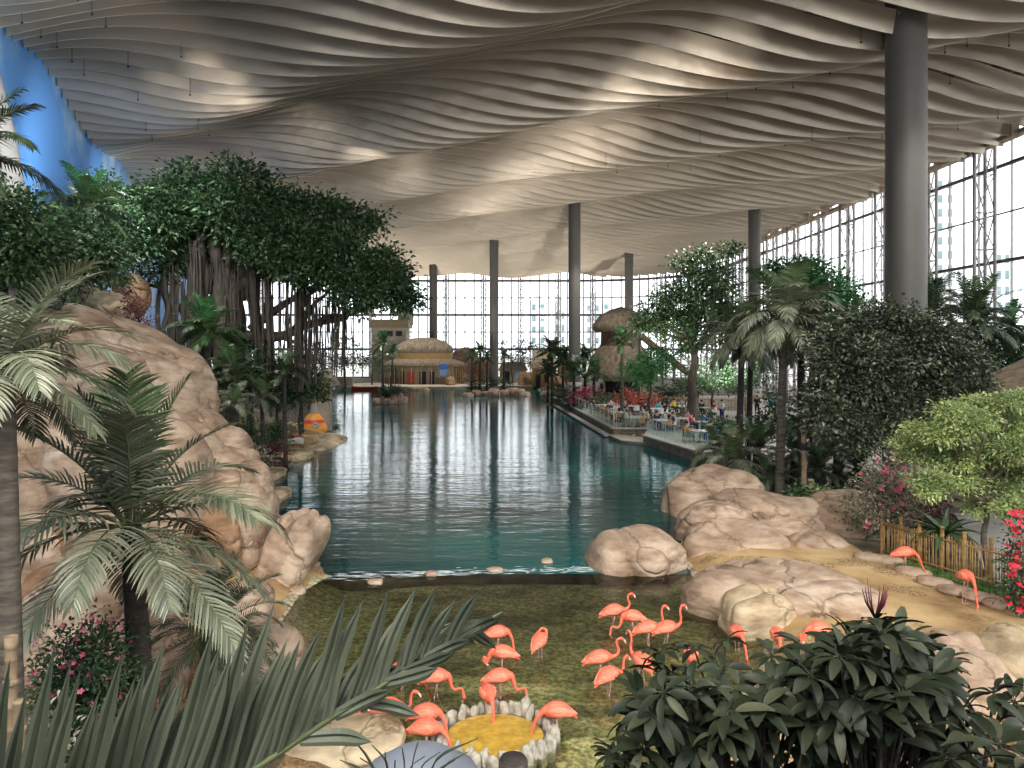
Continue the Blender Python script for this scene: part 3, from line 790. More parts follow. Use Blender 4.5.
RK('yellow brown rock block on the hill below the thin tree trunks', 98, 288, 56, 34, 3.0, 2.4, 113, sub=5, m=M['rock3'], box=.65, creases=3)
RK('smaller rock block on the hill left of the burgundy bush', 118, 303, 30, 33, 2.6, 1.6, 127, sub=4, m=M['rock3'], box=.65)
RK('dark brown dome rock on the hill beneath the fig roots', 132, 275, 30, 42, 2.4, 2, 131, sub=4, m=M['rock2'])
# shore ledges
rock('flat sandy ledge on the far left shore beside the buoy', (-14.3, 51.5, .05), (2.4, 4.2, .38), 137, m=M['rock3'], sub=5, amp=.1, creases=1)
rock('second flat shore ledge in front of the sandy one', (-14.0, 45.5, .05), (1.9, 2.0, .36), 139, m=M['rock3'], sub=4, amp=.12)
rock('low stepped shore rock below the cliff shoulder', (-12.7, 38.5, .05), (.9, 2.0, .32), 149, m=M['rock3'], sub=4, amp=.12)
rock('lowest stepped shore rock beside the dark pool', (-10.6, 33.0, .05), (.7, 1.6, .34), 151, m=M['rock3'], sub=4, amp=.12)
rock('grey retaining stone behind the red and white boat', (-17.2, 47.0, .6), (2.4, .8, .8), 153, m=M['concrete'], sub=4, amp=.08)
# stones on the lip
for (px, py, w_, lb) in [(375, 583, 15, 'dark stone on the pond lip, farthest left'), (432, 575, 12, 'squared stone on the pond lip, second from the left'), (495, 571, 16, 'pale stone on the pond lip, third from the left'), (547, 562, 12, 'stone on the pond lip nearest the right boulders')]:
    q = G(px, py); rock(lb, (q.x, q.y, .03), (w_*q.y/F/2, .14, .085), px, m=M['rock'], sub=3, box=.7, name='stone', cat='stone', creases=0)
# rocks of the two islets
def islet(pts, D, g, where):
    for k, (px, top, w_) in enumerate(pts):
        d = D+(k % 3-1)*.8; c = P(px, top, d); s = d/F
        adj = ['leftmost', 'second', 'third', 'fourth', 'fifth', 'sixth', 'seventh', 'eighth', 'ninth', 'tenth'][k]
        rock('%s reddish rock from the left on the %s' % (adj, where), (c.x, d, (c.z-.5)/2), (w_*s/2, .9, (c.z+.6)/2), 200+k*3+int(px), m=M['rockred'], sub=3, box=.7, creases=1, group=g)
islet([(377, 398, 9), (383, 396, 8), (389, 393, 9), (394, 394, 7), (399, 393, 10), (404, 397, 7), (391, 398, 14)], 88, 'rocks of the small palm islet', 'small palm islet')
islet([(468, 393, 12), (476, 390, 10), (484, 391, 12), (494, 389, 12), (503, 390, 12), (512, 388, 14), (520, 389, 12), (526, 392, 9)], 101, 'rocks of the islet round the column', 'islet around the column')
islet([(546, 391, 12), (555, 388, 12), (562, 389, 14), (570, 387, 12), (578, 389, 12)], 95, 'rocks at the terrace end', 'shore left of the terrace')
# edging stones between sand and fence
for k, (px, py) in enumerate([(872, 553), (892, 556), (917, 568), (938, 578), (960, 587), (985, 594), (1008, 602), (1030, 610)]):
    q = G(px-3, py+7, .45); nm = ['first', 'second', 'third', 'fourth', 'fifth', 'sixth', 'seventh', 'eighth'][k]
    rock('%s long edging stone from the tall boulder, between sand and grass' % nm, (q.x, q.y, .53), (.46, .17, .13), 300+k, rz=-.75, m=M['rock'], sub=3, amp=.1, name='edging_stone', cat='stone', creases=0)
# near bank at lower centre and left
rock('sandy flat rock at the bottom edge beside the pond', (-3.1, 12.3, .25), (1.3, .8, .3), 401, m=M['rock3'], sub=5, amp=.1)
rock('pale bank rock half hidden by the big frond', (-4.2, 13.4, .3), (1.1, 1.0, .5), 403, m=M['rock'], sub=5)
# ring of stones round the feed basin
ctr = G(495, 738, 0); random.seed(3)
ring_n = 44
for k in range(ring_n):
    a = 2*PI*k/ring_n; ro = .95+.09*(k % 2); x = ctr.x+math.cos(a)*ro; y_ = ctr.y+math.sin(a)*ro*.89
    hh = random.uniform(.14, .25); side = 'far' if math.sin(a) > .35 else ('near' if math.sin(a) < -.35 else ('right' if math.cos(a) > 0 else 'left'))
    rock('rough whitish upright stone on the %s side of the feed basin ring' % side, (x, y_, .02), (.07+random.uniform(0, .03), .065, hh), 500+k, rz=random.uniform(0, 3), m=M['pebble'], sub=3, box=.7, amp=.32, name='ring_stone', cat='stone', creases=1, group='%s stones of the feed basin ring' % side, tilt=(random.uniform(-.2, .2), random.uniform(-.2, .2)))
t = thing('feed_basin', 'round basin of yellow brown feed inside the ring of white stones', 'basin', (ctr.x, ctr.y, -.3))
obj('basin_wall', MB().lathe([(.90, 0), (.90, .34), (.84, .34), (.84, .1), (0, .1)], n=40, sy=.9).mesh('basin', M['stonewall']), t)
obj('feed', MB().lathe([(.84, .345), (.5, .352), (.2, .36), (0, .36)], n=40, sy=.9).mesh('feed', M['feed']), t)
q = G(516, 752, .25)
t = thing('wood_stump', 'short round dark topped wooden stump in front of the feed basin', 'stump', (.02, 11.3, -.3))
obj('stump_side', MB().lathe([(.23, 0), (.22, .84), (.20, .86)], n=20).mesh('stump', M['bark_brown']), t)
obj('stump_top', MB().lathe([(.205, .855), (.19, .885), (0, .89)], n=20).mesh('top', M['bark_dark']), t)
# ================================================================ FLAMINGOS
def lift(pts): return [(p[0], p[1] if len(p) > 2 else 0.0, p[-1]) for p in pts]
NECK = {
 'up':   [(.31, .82), (.38, .88), (.40, 1.0), (.375, 1.13), (.385, 1.25), (.43, 1.32)],
 'mid':  [(.31, .78), (.38, .76), (.43, .82), (.44, .93), (.455, 1.02), (.50, 1.07)],
 'down': [(.30, .74), (.36, .62), (.39, .48), (.41, .34), (.44, .22), (.46, .13)],
 'fwd':  [(.31, .76), (.40, .66), (.46, .53), (.50, .40), (.56, .28), (.60, .18)],
 'loop': [(.29, .72), (.32, .58), (.40, .50), (.50, .53), (.57, .50), (.59, .38)],
 'tuck': [(.31, .84), (.33, .94), (.25, .07, 1.0), (.14, .09, .97), (.06, .09, .95), (.0, .09, .93)],
 'curl': [(.30, .74), (.33, .62), (.39, .56), (.44, .62), (.43, .70), (.38, .66)],
 'cup':  [(.31, .80), (.40, .84), (.45, .95), (.41, 1.06), (.40, 1.17), (.47, 1.22)],
}
def unit3(v): v = Vector(v); return v.normalized()
FLM = {}
def flamingo_parts(pose):
    if pose in FLM: return FLM[pose]
    body = [(-.44, .60, .010, .010), (-.39, .635, .032, .028), (-.32, .69, .07, .065), (-.23, .745, .11, .115), (-.12, .79, .14, .155), (0, .81, .15, .172), (.09, .81, .138, .160), (.17, .805, .11, .13), (.24, .80, .075, .085)]
    nk = lift(NECK[pose]); B = lift([(b[0], b[1]) for b in body])
    head = Vector(nk[-1]); prev = Vector(nk[-2]); d = (head-prev).normalized()
    pts = B+nk; rad = [b[2] for b in body]+[.050, .036, .031, .028, .027, .030][:len(nk)]
    rz = [b[3] for b in body]+[.052, .037, .031, .028, .027, .031][:len(nk)]
    # head bulges forward, then the bent bill
    if pose in ('up', 'mid', 'cup'): h1 = head+Vector((.055, 0, -.005)); h2 = head+Vector((.10, 0, -.035)); b1 = head+Vector((.135, 0, -.085)); b2 = head+Vector((.135, 0, -.145))
    elif pose in ('down', 'fwd', 'loop', 'curl'): h1 = head+Vector((.012, 0, -.055)); h2 = head+Vector((.005, 0, -.10)); b1 = head+Vector((-.03, 0, -.15)); b2 = head+Vector((-.085, 0, -.165))
    else: h1 = head+Vector((-.055, 0, -.01)); h2 = head+Vector((-.10, -.01, -.03)); b1 = head+Vector((-.14, -.02, -.07)); b2 = head+Vector((-.15, -.03, -.12))
    pts += [tuple(h1), tuple(h2)]; rad += [.038, .024]; rz += [.040, .026]
    P4 = [(*p, a, b) for p, a, b in zip(pts, rad, rz)]; sm = catmull(P4, 4)
    mb = MB(); mb.tube([s[:3] for s in sm], [max(.004, s[3]) for s in sm], 14, 0, ry=[max(.004, s[4]) for s in sm])
    out = {'body': mb.mesh('body', M['flam'])}
    s2 = catmull([(*h2, .024), (*b1, .021), (*((b1+b2)/2), .018)], 3); out['bill'] = MB().tube([s[:3] for s in s2], [s[3] for s in s2], 10).mesh('bill', M['bill'])
    out['bill_tip'] = MB().tube([(b1+b2)/2, b1.lerp(b2, .8), b2], [.018, .013, .004], 10).mesh('bill_tip', M['bill_tip'])
    eye = MB(); hc = head.lerp(h1, .6)
    for sd in (-1, 1): eye.lathe([(0, -.008), (.007, -.004), (.007, .004), (0, .008)], (hc.x, hc.y+sd*.034, hc.z+.008), 8)
    out['eyes'] = eye.mesh('eyes', M['bill_tip'])
    w_ = []
    for sd in (-1, 1):
        mb = MB(); prof = [(-.44, .69, .008, .008), (-.36, .72, .02, .035), (-.24, .765, .03, .07), (-.10, .80, .036, .10), (.04, .815, .034, .105), (.14, .82, .022, .07), (.19, .815, .006, .02)]
        ys = [.015, .05, .095, .13, .135, .112, .08]
        sm = catmull([(p[0], sd*y_, p[1], p[2], p[3]) for p, y_ in zip(prof, ys)], 4)
        # feather scallops along the rear edge
        mb.tube([s[:3] for s in sm], [max(.004, s[3]) for s in sm], 12, ry=[max(.006, s[4]*(1+.05*(k % 2))) for k, s in enumerate(sm)])
        for q in range(5):
            z0 = .70+.022*q; mb.tube([(-.12, sd*.118, z0+.03), (-.26, sd*.095, z0+.005), (-.40+.015*q, sd*.05, z0-.02)], [.014, .016, .004], 6)
        w_.append(mb.mesh('wing', M['flam_wing']))
    out['wings'] = w_
    FLM[pose] = out; return out
def leg_mesh(step, water):
    mb = MB(); mb.tube([(0, 0, .70), (.0, 0, .60), (-.03+step*.3, 0, .36)], [.034, .018, .010], 8)
    mb.tube([(-.03+step*.3, 0, .37), (-.03+step*.3, 0, .345), (.0+step, 0, .03), (.01+step, 0, .012)], [.016, .012, .008, .010], 8)
    mb.tube([(-.03+step*.3, 0, .385), (-.03+step*.3, 0, .355), (-.03+step*.3, 0, .33)], [.008, .018, .008], 8)
    leg = mb.mesh('leg', M['flam_leg'])
    f = MB(); z = .008
    f.add([(step-.015, 0, .02), (step+.095, -.05, z), (step+.11, 0, z), (step+.095, .05, z), (step+.03, 0, .022)], [(0, 1, 4), (1, 2, 4), (2, 3, 4), (3, 0, 4)], 0)
    for a in (-.5, 0, .5): f.tube([(step, 0, .014), (step+.115*math.cos(a), .115*math.sin(a), .006)], [.009, .004], 5)
    return leg, f.mesh('foot', M['flam_leg'])
LEGS = [leg_mesh(.0, 0), leg_mesh(.12, 0), leg_mesh(-.08, 0)]
def flamingo(px, py, heading, pose, label, ground=None, scale=.87, tilt=0, D=None):
    g = -.28 if ground is None else ground
    if D is None: D = (CZ-(g+.80*scale))*F/(py-HOR)
    q = P(px, py, D); h = math.radians(heading)
    t = thing('flamingo', label, 'flamingo', (q.x, q.y, g), h, 'flamingos', scale)
    p = flamingo_parts(pose)
    b = obj('body', p['body'], t); obj('bill', p['bill'], t); obj('bill_tip', p['bill_tip'], t, label='black hooked bill tip'); obj('eyes', p['eyes'], t)
    for w_ in p['wings']: obj('wing', w_, t)
    rnd = random.Random(int(px*7+py))
    for sd in (-1, 1):
        l, f = LEGS[rnd.randrange(3)]
        lo = obj('leg', l, t, (.0, sd*.05, 0)); obj('foot', f, lo)
    return t
FL = [
 (498, 632, 5, 'down', 'flamingo farthest back of the column of four, bending its neck down'),
 (502, 652, 185, 'curl', 'flamingo facing left with its head curled low, second of the column of four'),
 (540, 640, 60, 'tuck', 'lone flamingo standing apart in mid pond with its head tucked on its back'),
 (500, 676, 0, 'loop', 'flamingo with looped neck feeding right, third of the column of four'),
 (437, 676, 0, 'loop', 'flamingo with looped neck feeding beside the tip of the big frond'),
 (389, 706, 5, 'mid', 'flamingo with raised curved neck at the left of the pond'),
 (427, 712, -5, 'down', 'rear bird of the overlapping pair by the basin ring, feeding'),
 (427, 727, -12, 'fwd', 'front bird of the overlapping pair reaching into the basin ring'),
 (488, 693, -72, 'down', 'flamingo facing us with its neck hanging straight into the feed basin'),
 (556, 710, 190, 'fwd', 'flamingo right of the basin stretching its neck left into the feed'),
 (614, 610, 10, 'cup', 'farthest flamingo of the right flock with neck raised'),
 (632, 616, 185, 'loop', 'flamingo with looped neck feeding left behind the tall necked birds'),
 (648, 627, 10, 'up', 'tallest necked flamingo in the middle of the right flock'),
 (667, 627, 15, 'up', 'flamingo with raised neck at the right end of the flock'),
 (600, 657, 5, 'cup', 'flamingo walking at the left of the flock with its long neck up'),
 (609, 674, 35, 'mid', 'lowest flamingo of the right flock, seen over its back'),
 (641, 660, 118, 'up', 'flamingo seen from behind with its tail towards us'),
 (691, 655, 250, 'tuck', 'pale pink flamingo partly behind the left edge of the shrub'),
 (737, 632, 280, 'fwd', 'flamingo bending towards us in front of the slab boulder, first over the shrub'),
 (777, 634, 262, 'fwd', 'second flamingo over the shrub, bending in front of the slab boulder'),
 (665, 712, 260, 'down', 'flamingo mostly hidden inside the lower left shrub'),
 (1020, 716, 200, 'mid', 'flamingo partly showing at the right frame edge above the leaves'),
 (338, 716, -10, 'mid', 'flamingo hidden behind the big frond at left with only its front showing'),
 (404, 668, 0, 'fwd', 'flamingo behind the tip of the big frond with only its head showing'),
]
for (px, py, hd, pose, lb) in FL:
    if px == 1020: flamingo(px, py, hd, pose, lb, ground=.35)
    else: flamingo(px, py, hd, pose, lb)
flamingo(818, 629, 188, 'curl', 'flamingo facing left beside the long slab, right of the two bending birds', ground=.43)
flamingo(905, 552, -8, 'fwd', 'flamingo on the sand feeding beside the bamboo fence, the farther one', ground=.45)
flamingo(966, 576, 275, 'down', 'flamingo on the sand facing us near the fence, the nearer one', ground=.45)
# ================================================================ PLANTS OF THE PLACE
def ground_at(px, D, y=None): 
    x = (px-512)/F*D; return (x, D, hz(x, D))
def cl(lst, D, dz=.9, seed=0):
    """crown clusters given as (px, py, radius px [, dD]) around depth D"""
    out = []
    for c in lst:
        d = D+(c[3] if len(c) > 3 else 0); q = P(c[0], c[1], d); r = c[2]/F*d
        out.append((q.x, q.y, q.z, r, r*1.0, r*dz))
    return out
NEAR = PalmKit(1.8, .52, 32, .034, M['frond_grey'], 1, 4, young=M['frond_young'], ld=.75, droops=[(1.35, .5), (1.1, .9), (.75, 1.35), (.4, 1.45), (.05, 1.2), (-.35, .7)], r=.016)
DARKK = PalmKit(1.5, .34, 32, .022, M['frond_dark'], 5, 3, ld=.5, r=.012)
MIDK = PalmKit(2.9, .80, 34, .065, M['frond_grey'], 9, 3, fold=False, young=M['frond_young'], ld=1.0, r=.03, droops=[(1.3, .9), (1.0, 1.5), (.75, 1.9), (.45, 2.0), (.15, 1.8), (-.2, 1.3)])
MIDD = PalmKit(2.4, .60, 30, .06, M['frond_dark'], 19, 2, fold=False, young=M['frond'], ld=.8, r=.03)
MIDG = PalmKit(2.2, .60, 28, .07, M['frond'], 29, 2, fold=False, young=M['leaf_bright'], ld=.8, r=.03)
FARK = PalmKit(2.1, .70, 15, .12, M['leaf_mid'], 39, 2, fold=False, young=M['leaf_bright'], ld=.8, r=.05)
FARD = PalmKit(2.0, .65, 15, .12, M['leaf_dark'], 49, 2, fold=False, young=M['leaf_mid'], ld=.9, r=.05)
# ---- near left
b = ground_at(14, 8); palm('tall palm at the left frame edge with lean ringed trunk and drooping greyish fronds', b, P(4, 366, 8), NEAR, 24, .115, 3, M['bark_grey'], .82, lo=1, az=None)
b = ground_at(146, 10); palm('palm in front of the left cliff with dark trunk and full green crown', b, P(131, 524, 10), NEAR, 26, .15, 8, M['bark_dark'], 1.22)
b = P(214, 668, 11.2); b.z = hz(b.x, b.y)
palm('low dark cycad between the dark palm trunk and the pond', b, P(212, 630, 11.2), DARKK, 30, .2, 12, M['bark_dark'], .82, cat='cycad', name='cycad', rings=False)
for k, (px, py, h, lb) in enumerate([(11, 655, .9, 'taller bamboo stake tied to the leftmost palm trunk'), (19, 700, .55, 'short bamboo stake at the foot of the leftmost palm')]):
    D = 7.4-k*.3; q = P(px, py, D); g = hz(q.x, D); t = thing('bamboo_stake', lb, 'stake', (q.x, D, g-.1), group=None)
    mb = MB(); L = q.z-g+.1
    prof = []; z = 0
    while z < L-.02: prof += [(.055, z), (.055, z+.2), (.062, z+.215)]; z += .23
    prof += [(.052, L), (0, L)]
    obj('pole', mb.lathe(prof, n=14).mesh('pole', M['bamboo_grey']), t)
    obj('rope', MB().lathe([(.06, L-.30), (.072, L-.29), (.072, L-.25), (.06, L-.24)], n=14).mesh('rope', M['rope']), t)
b = ground_at(84, 9.6); bush('dark bush dotted with pink flowers at lower left', b, (.58, .55, P(84, 622, 9.6).z-b[2]), 6500, .085, .042, 5, M['leaf_dark'], M['petal_pink'], 90, .075, clump=14, spread=.11, cat='flowering shrub', name='flowering_shrub')
b = ground_at(45, 8.4); bush('low variegated plant at the foot of the pink flowering bush', b, (.34, .3, max(.5, P(45, 690, 8.4).z-b[2])), 500, .09, .045, 6, M['leaf_var'], clump=10, spread=.1)
# ---- left hill
b = ground_at(140, 31); bush('burgundy leaved bush on the cliff top left of the fig roots', b, (.9, .8, P(140, 284, 31).z-b[2]), 6500, .17, .08, 7, M['leaf_red'], clump=16, spread=.2)
b = ground_at(205, 38); palm('bushy palm at the cliff top right of the burgundy bush', b, P(206, 333, 38), MIDG, 26, .28, 15, M['bark_dark'], 1.02)
for k, (px, py, D, kit, sc_, nf, lb) in enumerate([
    (236, 378, 35, MIDD, .7, 18, 'dark low palm below the bushy palm, above the cliff shoulder'),
    (226, 366, 36.5, MIDG, .62, 14, 'bright green fern palm growing under the bushy palm'),
    (284, 372, 43, MIDD, .72, 20, 'dark palm standing near the shore left of the buoy'),
    (262, 398, 40, MIDK, .5, 15, 'greyish drooping palm between the dark shore palms'),
    (232, 406, 32, MIDK, .45, 13, 'grey leaved palm directly above the cliff shoulder'),
    (300, 352, 52, MIDD, .75, 18, 'dark palm beneath the hanging fig roots'),
    (250, 352, 46, MIDD, .8, 18, 'dark palm behind the bushy palm at the fig foot')]):
    b = ground_at(px+2, D); palm(lb, b, P(px, py, D), kit, nf, .12, 60+k, M['bark_dark'], sc_, rings=False)
for k, (px, py, D, r, n, lb, lm) in enumerate([
    (305, 378, 49, 22, 3600, 'dark leafy tree on slim trunks over the sandy ledge', 'leaf_dark'),
    (283, 392, 47, 15, 2000, 'dark bushy tree left of the slim trunked shore tree', 'leaf_dark'),
    (254, 365, 44, 20, 2600, 'dark green tree filling the gap behind the shore palms', 'leaf_dark'),
    (215, 385, 37, 17, 2200, 'leafy mid green tree right above the tilted slab rock', 'leaf_mid')]):
    b = ground_at(px-6, D); c0 = P(px, py, D); tree(lb, b, (b[0]+.1, D, c0.z-r*D/F*.5), cl([(px, py, r), (px-r*.7, py+r*.3, r*.7), (px+r*.6, py+r*.4, r*.65)], D), n, .26, .12, 70+k, M[lm], M['bark_dark'], .09)
for k, (px, D, r, h, lb, lm) in enumerate([
    (250, 36.5, 1.0, 1.7, 'variegated cream and purple bush above the cliff shoulder', 'leaf_var'),
    (267, 41, 1.1, 1.8, 'purple leaved bush beside the shore ledge', 'leaf_red'),
    (275, 45, 1.3, 2.0, 'dark bush at the foot of the shore palms', 'leaf_dark'),
    (240, 39, 1.5, 2.4, 'dense dark bush behind the variegated bush', 'leaf_dark'),
    (222, 34, 1.3, 2.3, 'pale green bush at the slab rock end', 'leaf_mid'),
    (325, 62, 2.0, 2.6, 'dark shoreline bush behind the buoy', 'leaf_dark'),
    (312, 74, 2.4, 3.6, 'dark shrub mass further along the left shore', 'leaf_mid')]):
    b = ground_at(px, D); bush(lb, b, (r, r, h), 1100, .22, .1, 90+k, M[lm], clump=14, spread=.25)
# ---- the great fig with aerial roots
D = 45
bc = [(150, 215, 34, -3), (132, 240, 26, -3), (190, 198, 36, 0), (238, 182, 27, -1), (228, 215, 32, -2), (275, 208, 28, 1), (268, 240, 30, -2), (315, 215, 28, 0), (345, 222, 24, 1), (372, 220, 12, 2), (305, 258, 34, -2), (345, 262, 34, -1), (378, 278, 26, 0), (404, 300, 15, 0), (355, 290, 26, -2), (385, 265, 20, 1), (392, 288, 18, 1), (200, 240, 34, 2), (165, 258, 28, 0)]
base = Vector(ground_at(235, D)); t = thing('banyan_fig', 'giant spreading fig tree with hanging aerial roots on the left hill', 'tree', base)
bcl = [(c[0]-base.x, c[1]-base.y, c[2]-base.z, c[3], c[4], c[5]) for c in cl(bc, D, .8)]
mb = MB()
def LP(px, py, d=D): return P(px, py, d)-base
rnd = random.Random(4)
for k, (x0, x1, r, top) in enumerate([(208, 206, .6, 232), (232, 226, .8, 225), (262, 250, .4, 238), (296, 299, .34, 262), (196, 190, .3, 240), (178, 172, .3, 250), (162, 165, .28, 250)]):
    for q in range(4 if r > .4 else 3):
        o_ = Vector((rnd.uniform(-.6, .6)*r, rnd.uniform(-.6, .6)*r, 0)); d = D+rnd.uniform(-1, 1)
        a = LP(x0, 345, d)+o_*1.3; g = hz(base.x+a.x, base.y+a.y)-base.z; a.z = max(g-.3, LP(0, 392, d).z)
        limb(mb, a, LP(x1, top, d)+o_, r*.62, r*.42, 0, .10, 7, 8, k*9+q)
obj('trunk', mb.mesh('trunk', M['bark_brown']), t)
for k, (a, b_, r0, r1, sag) in enumerate([((245, 335), (345, 318), .32, .2, -.3), ((345, 318), (405, 292), .2, .08, .3), ((235, 300), (300, 240), .34, .15, .3), ((225, 290), (160, 240), .34, .14, .3), ((240, 300), (270, 215), .36, .15, 0), ((250, 330), (320, 285), .28, .14, .2), ((300, 300), (360, 270), .26, .1, .3), ((230, 310), (180, 268), .3, .14, 0), ((215, 270), (240, 200), .32, .12, 0), ((200, 330), (150, 285), .22, .1, .3), ((262, 330), (300, 345), .2, .1, 0), ((290, 335), (330, 290), .18, .08, .2), ((205, 300), (262, 268), .2, .1, -.2), ((185, 320), (235, 262), .18, .1, .1), ((320, 320), (385, 306), .15, .08, 0)]):
    mb = MB(); limb(mb, LP(*a), LP(*b_), r0, r1, sag, .3, 5, 8, k+30); obj('branch', mb.mesh('branch', M['bark_brown']), t)
for k in range(84):
    px = rnd.choice([rnd.uniform(165, 300), rnd.uniform(165, 330), rnd.uniform(300, 372)]); d = D+rnd.uniform(-2.2, 2.2)
    top = rnd.uniform(240, 300) if px < 310 else rnd.uniform(270, 312)
    a = LP(px, top, d); g = hz(base.x+a.x, d)-base.z; hang = px > 318 or rnd.random() < .4
    z1 = LP(px, rnd.uniform(325, 378), d).z if hang else g; z1 = max(z1, g, LP(0, 385, d).z)
    mb = MB()
    for s_ in range(2 if k % 3 else 3):
        o_ = rnd.uniform(-.14, .14); w = rnd.uniform(.018, .05)*(1 if hang else 1.7)
        limb(mb, a+Vector((o_, 0, 0)), Vector((a.x+o_+rnd.uniform(-.2, .2), a.y, z1)), w, w*.7, 0, .05, 4, 5, k*3+s_)
    obj('aerial_root', mb.mesh('aerial_root', M['bark_brown']), t)
bcl = [(a_, b_, c_, d_*1.05, e_*1.05, f_*1.05) for a_, b_, c_, d_, e_, f_ in bcl]
obj('foliage', crown_mesh(bcl, 42000, .36, .18, 77, M['leaf_mid'], clump=30, spread=.42, shell=.45), t)
# ---- trees at the far left
for k, (lst, D, n, lb, bx, lm) in enumerate([
    ([(12, 215, 30), (4, 250, 32), (35, 240, 26), (20, 268, 22)], 24, 6500, 'dark green tree at the left edge below the leaning pillar', 20, 'leaf_mid'),
    ([(62, 235, 28), (50, 262, 26), (85, 262, 24), (100, 245, 20)], 29, 6500, 'mid green tree with thin pale trunks above the cliff', 57, 'leaf_mid'),
    ([(110, 205, 22), (88, 215, 22), (122, 228, 18), (100, 185, 14)], 38, 4500, 'dark tree meeting the painted sky left of the giant fig', 104, 'leaf_dark'),
    ([(80, 285, 16), (110, 268, 18), (62, 290, 14)], 34.5, 2600, 'small multi stemmed tree on the yellow brown rocks', 78, 'leaf_mid'),
    ([(25, 300, 20), (0, 290, 22)], 26, 2600, 'leafy shrub tree above the leftmost palm crown', 20, 'leaf_mid')]):
    b = ground_at(bx, D); c0 = lst[0]; top = P(bx, c0[1]+25, D)
    tree(lb, b, top, cl(lst, D), n, .24, .12, 110+k, M[lm], M['bark_grey'], .13)
b = ground_at(90, 34); palm('bright palm rising from the trees in front of the painted sky', b, P(88, 207, 34), MIDG, 20, .16, 21, M['bark_grey'], .98, rings=False)
b = ground_at(-50, 17); palm('palm mostly outside the left edge with fronds over the painted sky', b, P(-34, 152, 17), MIDD, 22, .18, 23, M['bark_dark'], .88, rings=False)
b = ground_at(48, 28); bush('fern like green plants on the hill under the thin trunks', b, (1.7, 1.2, P(48, 300, 28).z-b[2]), 2600, .3, .08, 121, M['leaf_mid'])
# ---- small palm islet
def simple_palm(px, py, D, kit, s, nf, r, seed, lb, gz=.5, bark='bark_grey', lean=0, bx=None):
    x = ((bx if bx else px)-512)/F*D; return palm(lb, (x, D, gz), P(px, py, D), kit, nf, r, seed, M[bark], s, rings=False, lean=lean)
simple_palm(383, 344, 88, FARK, .85, 16, .13, 201, 'tall slim palm on the small rock islet')
simple_palm(393, 353, 87, FARK, .6, 14, .12, 202, 'shorter palm leaning beside the slim one on the small islet', bx=390)
for k, (px, D, r, h, lb) in enumerate([(384, 88.3, .95, 1.4, 'low bush at the foot of the slim islet palm'), (394, 87.6, .9, 1.2, 'low bush under the shorter islet palm'), (488, 103, 1.6, 1.8, 'low planting around the column islet rocks'), (474, 103, 1.2, 1.5, 'low bush at the left end of the column islet'), (505, 103.5, 1.1, 1.3, 'low bush right of the column on the islet')]):
    bush(lb, ((px-512)/F*D, D, .4), (r, r, h+.3), 420, .34, .16, 210+k, M['leaf_dark'], clump=12, spread=.3)
for k, (px, py, D, s, lb) in enumerate([(472, 356, 101.5, .85, 'leftmost dark palm on the column islet'), (480, 351, 103, .8, 'second dark palm on the column islet, slightly taller'), (487, 360, 102, .75, 'short dark palm just left of the column on the islet'), (504, 356, 102.5, .7, 'dark palm just right of the column on its islet')]):
    simple_palm(px, py, D, FARD, s, 15, .14, 220+k, lb, bark='bark_dark')
# ---- far shore trees
for k, (lst, D, n, lm, lb) in enumerate([
    ([(345, 350, 14), (358, 357, 12), (333, 362, 10)], 112, 1500, 'leaf_mid', 'dark green tree on the far left shore behind the hanging roots'),
    ([(322, 352, 10), (312, 362, 12)], 104, 1100, 'leaf_mid', 'leafy tree on the far shore left of the dark green one'),
    ([(372, 362, 9), (382, 368, 8)], 122, 700, 'leaf_mid', 'small tree beside the stone tower building'),
    ([(512, 352, 11), (522, 345, 9), (533, 354, 12), (545, 358, 9)], 128, 1700, 'leaf_grey', 'pale feathery tree on the far shore right of the islet column'),
    ([(610, 352, 10), (603, 362, 9)], 96, 900, 'leaf_bright', 'bright green tree between the second column and the thatched hut'),
    ([(745, 275, 0.1)], 90, 1, 'leaf_mid', None),
    ([(650, 366, 17), (636, 374, 13), (664, 360, 12)], 60, 2600, 'leaf_bright', 'bright bushy tree on the terrace right of the thatched hut'),
    ([(712, 372, 20), (735, 380, 16), (692, 384, 15)], 66, 3000, 'leaf_dark', 'dark rounded tree at the back of the terrace'),
    ([(775, 400, 13), (760, 372, 13)], 64, 1300, 'leaf_dark', 'dark tree behind the standing staff at the terrace end'),
    ([(664, 395, 10), (680, 392, 9)], 74, 900, 'leaf_grey', 'low grey green tree behind the dining tables')]):
    if not lb: continue
    x = (lst[0][0]-512)/F*D; L = .30 if D < 70 else .42
    tree(lb, (x, D, .5), P(lst[0][0], lst[0][1]+lst[0][2]*.8, D), cl(lst, D), n, L, L*.5, 240+k, M[lm], M['bark_brown'], .12, clump=20, spread=.4)
# big broadleaf over the terrace
lst = [(702, 262, 15), (728, 250, 9), (716, 278, 17), (690, 290, 18), (668, 300, 15), (650, 315, 15), (672, 325, 17), (700, 315, 20), (728, 300, 16), (690, 340, 13), (722, 330, 14), (742, 318, 12), (640, 326, 9), (682, 268, 9)]
b = ((694-512)/F*58, 58, .5)
tree('tall dark broadleaf tree over the dining terrace, left of the palms', b, P(692, 345, 58), cl(lst, 58), 13500, .34, .17, 260, M['leaf_mid'], M['bark_brown'], .34, spread=.4)
lst = [(790, 283, 18), (812, 275, 15), (835, 292, 17), (775, 275, 10), (850, 305, 12), (805, 300, 16), (826, 312, 12)]
tree('bright green airy tree behind the tall palms below the ceiling', ((812-512)/F*50, 50, .5), P(812, 320, 50), cl(lst, 50), 9000, .32, .16, 261, M['leaf_bright'], M['bark_brown'], .22, spread=.45, clump=18)
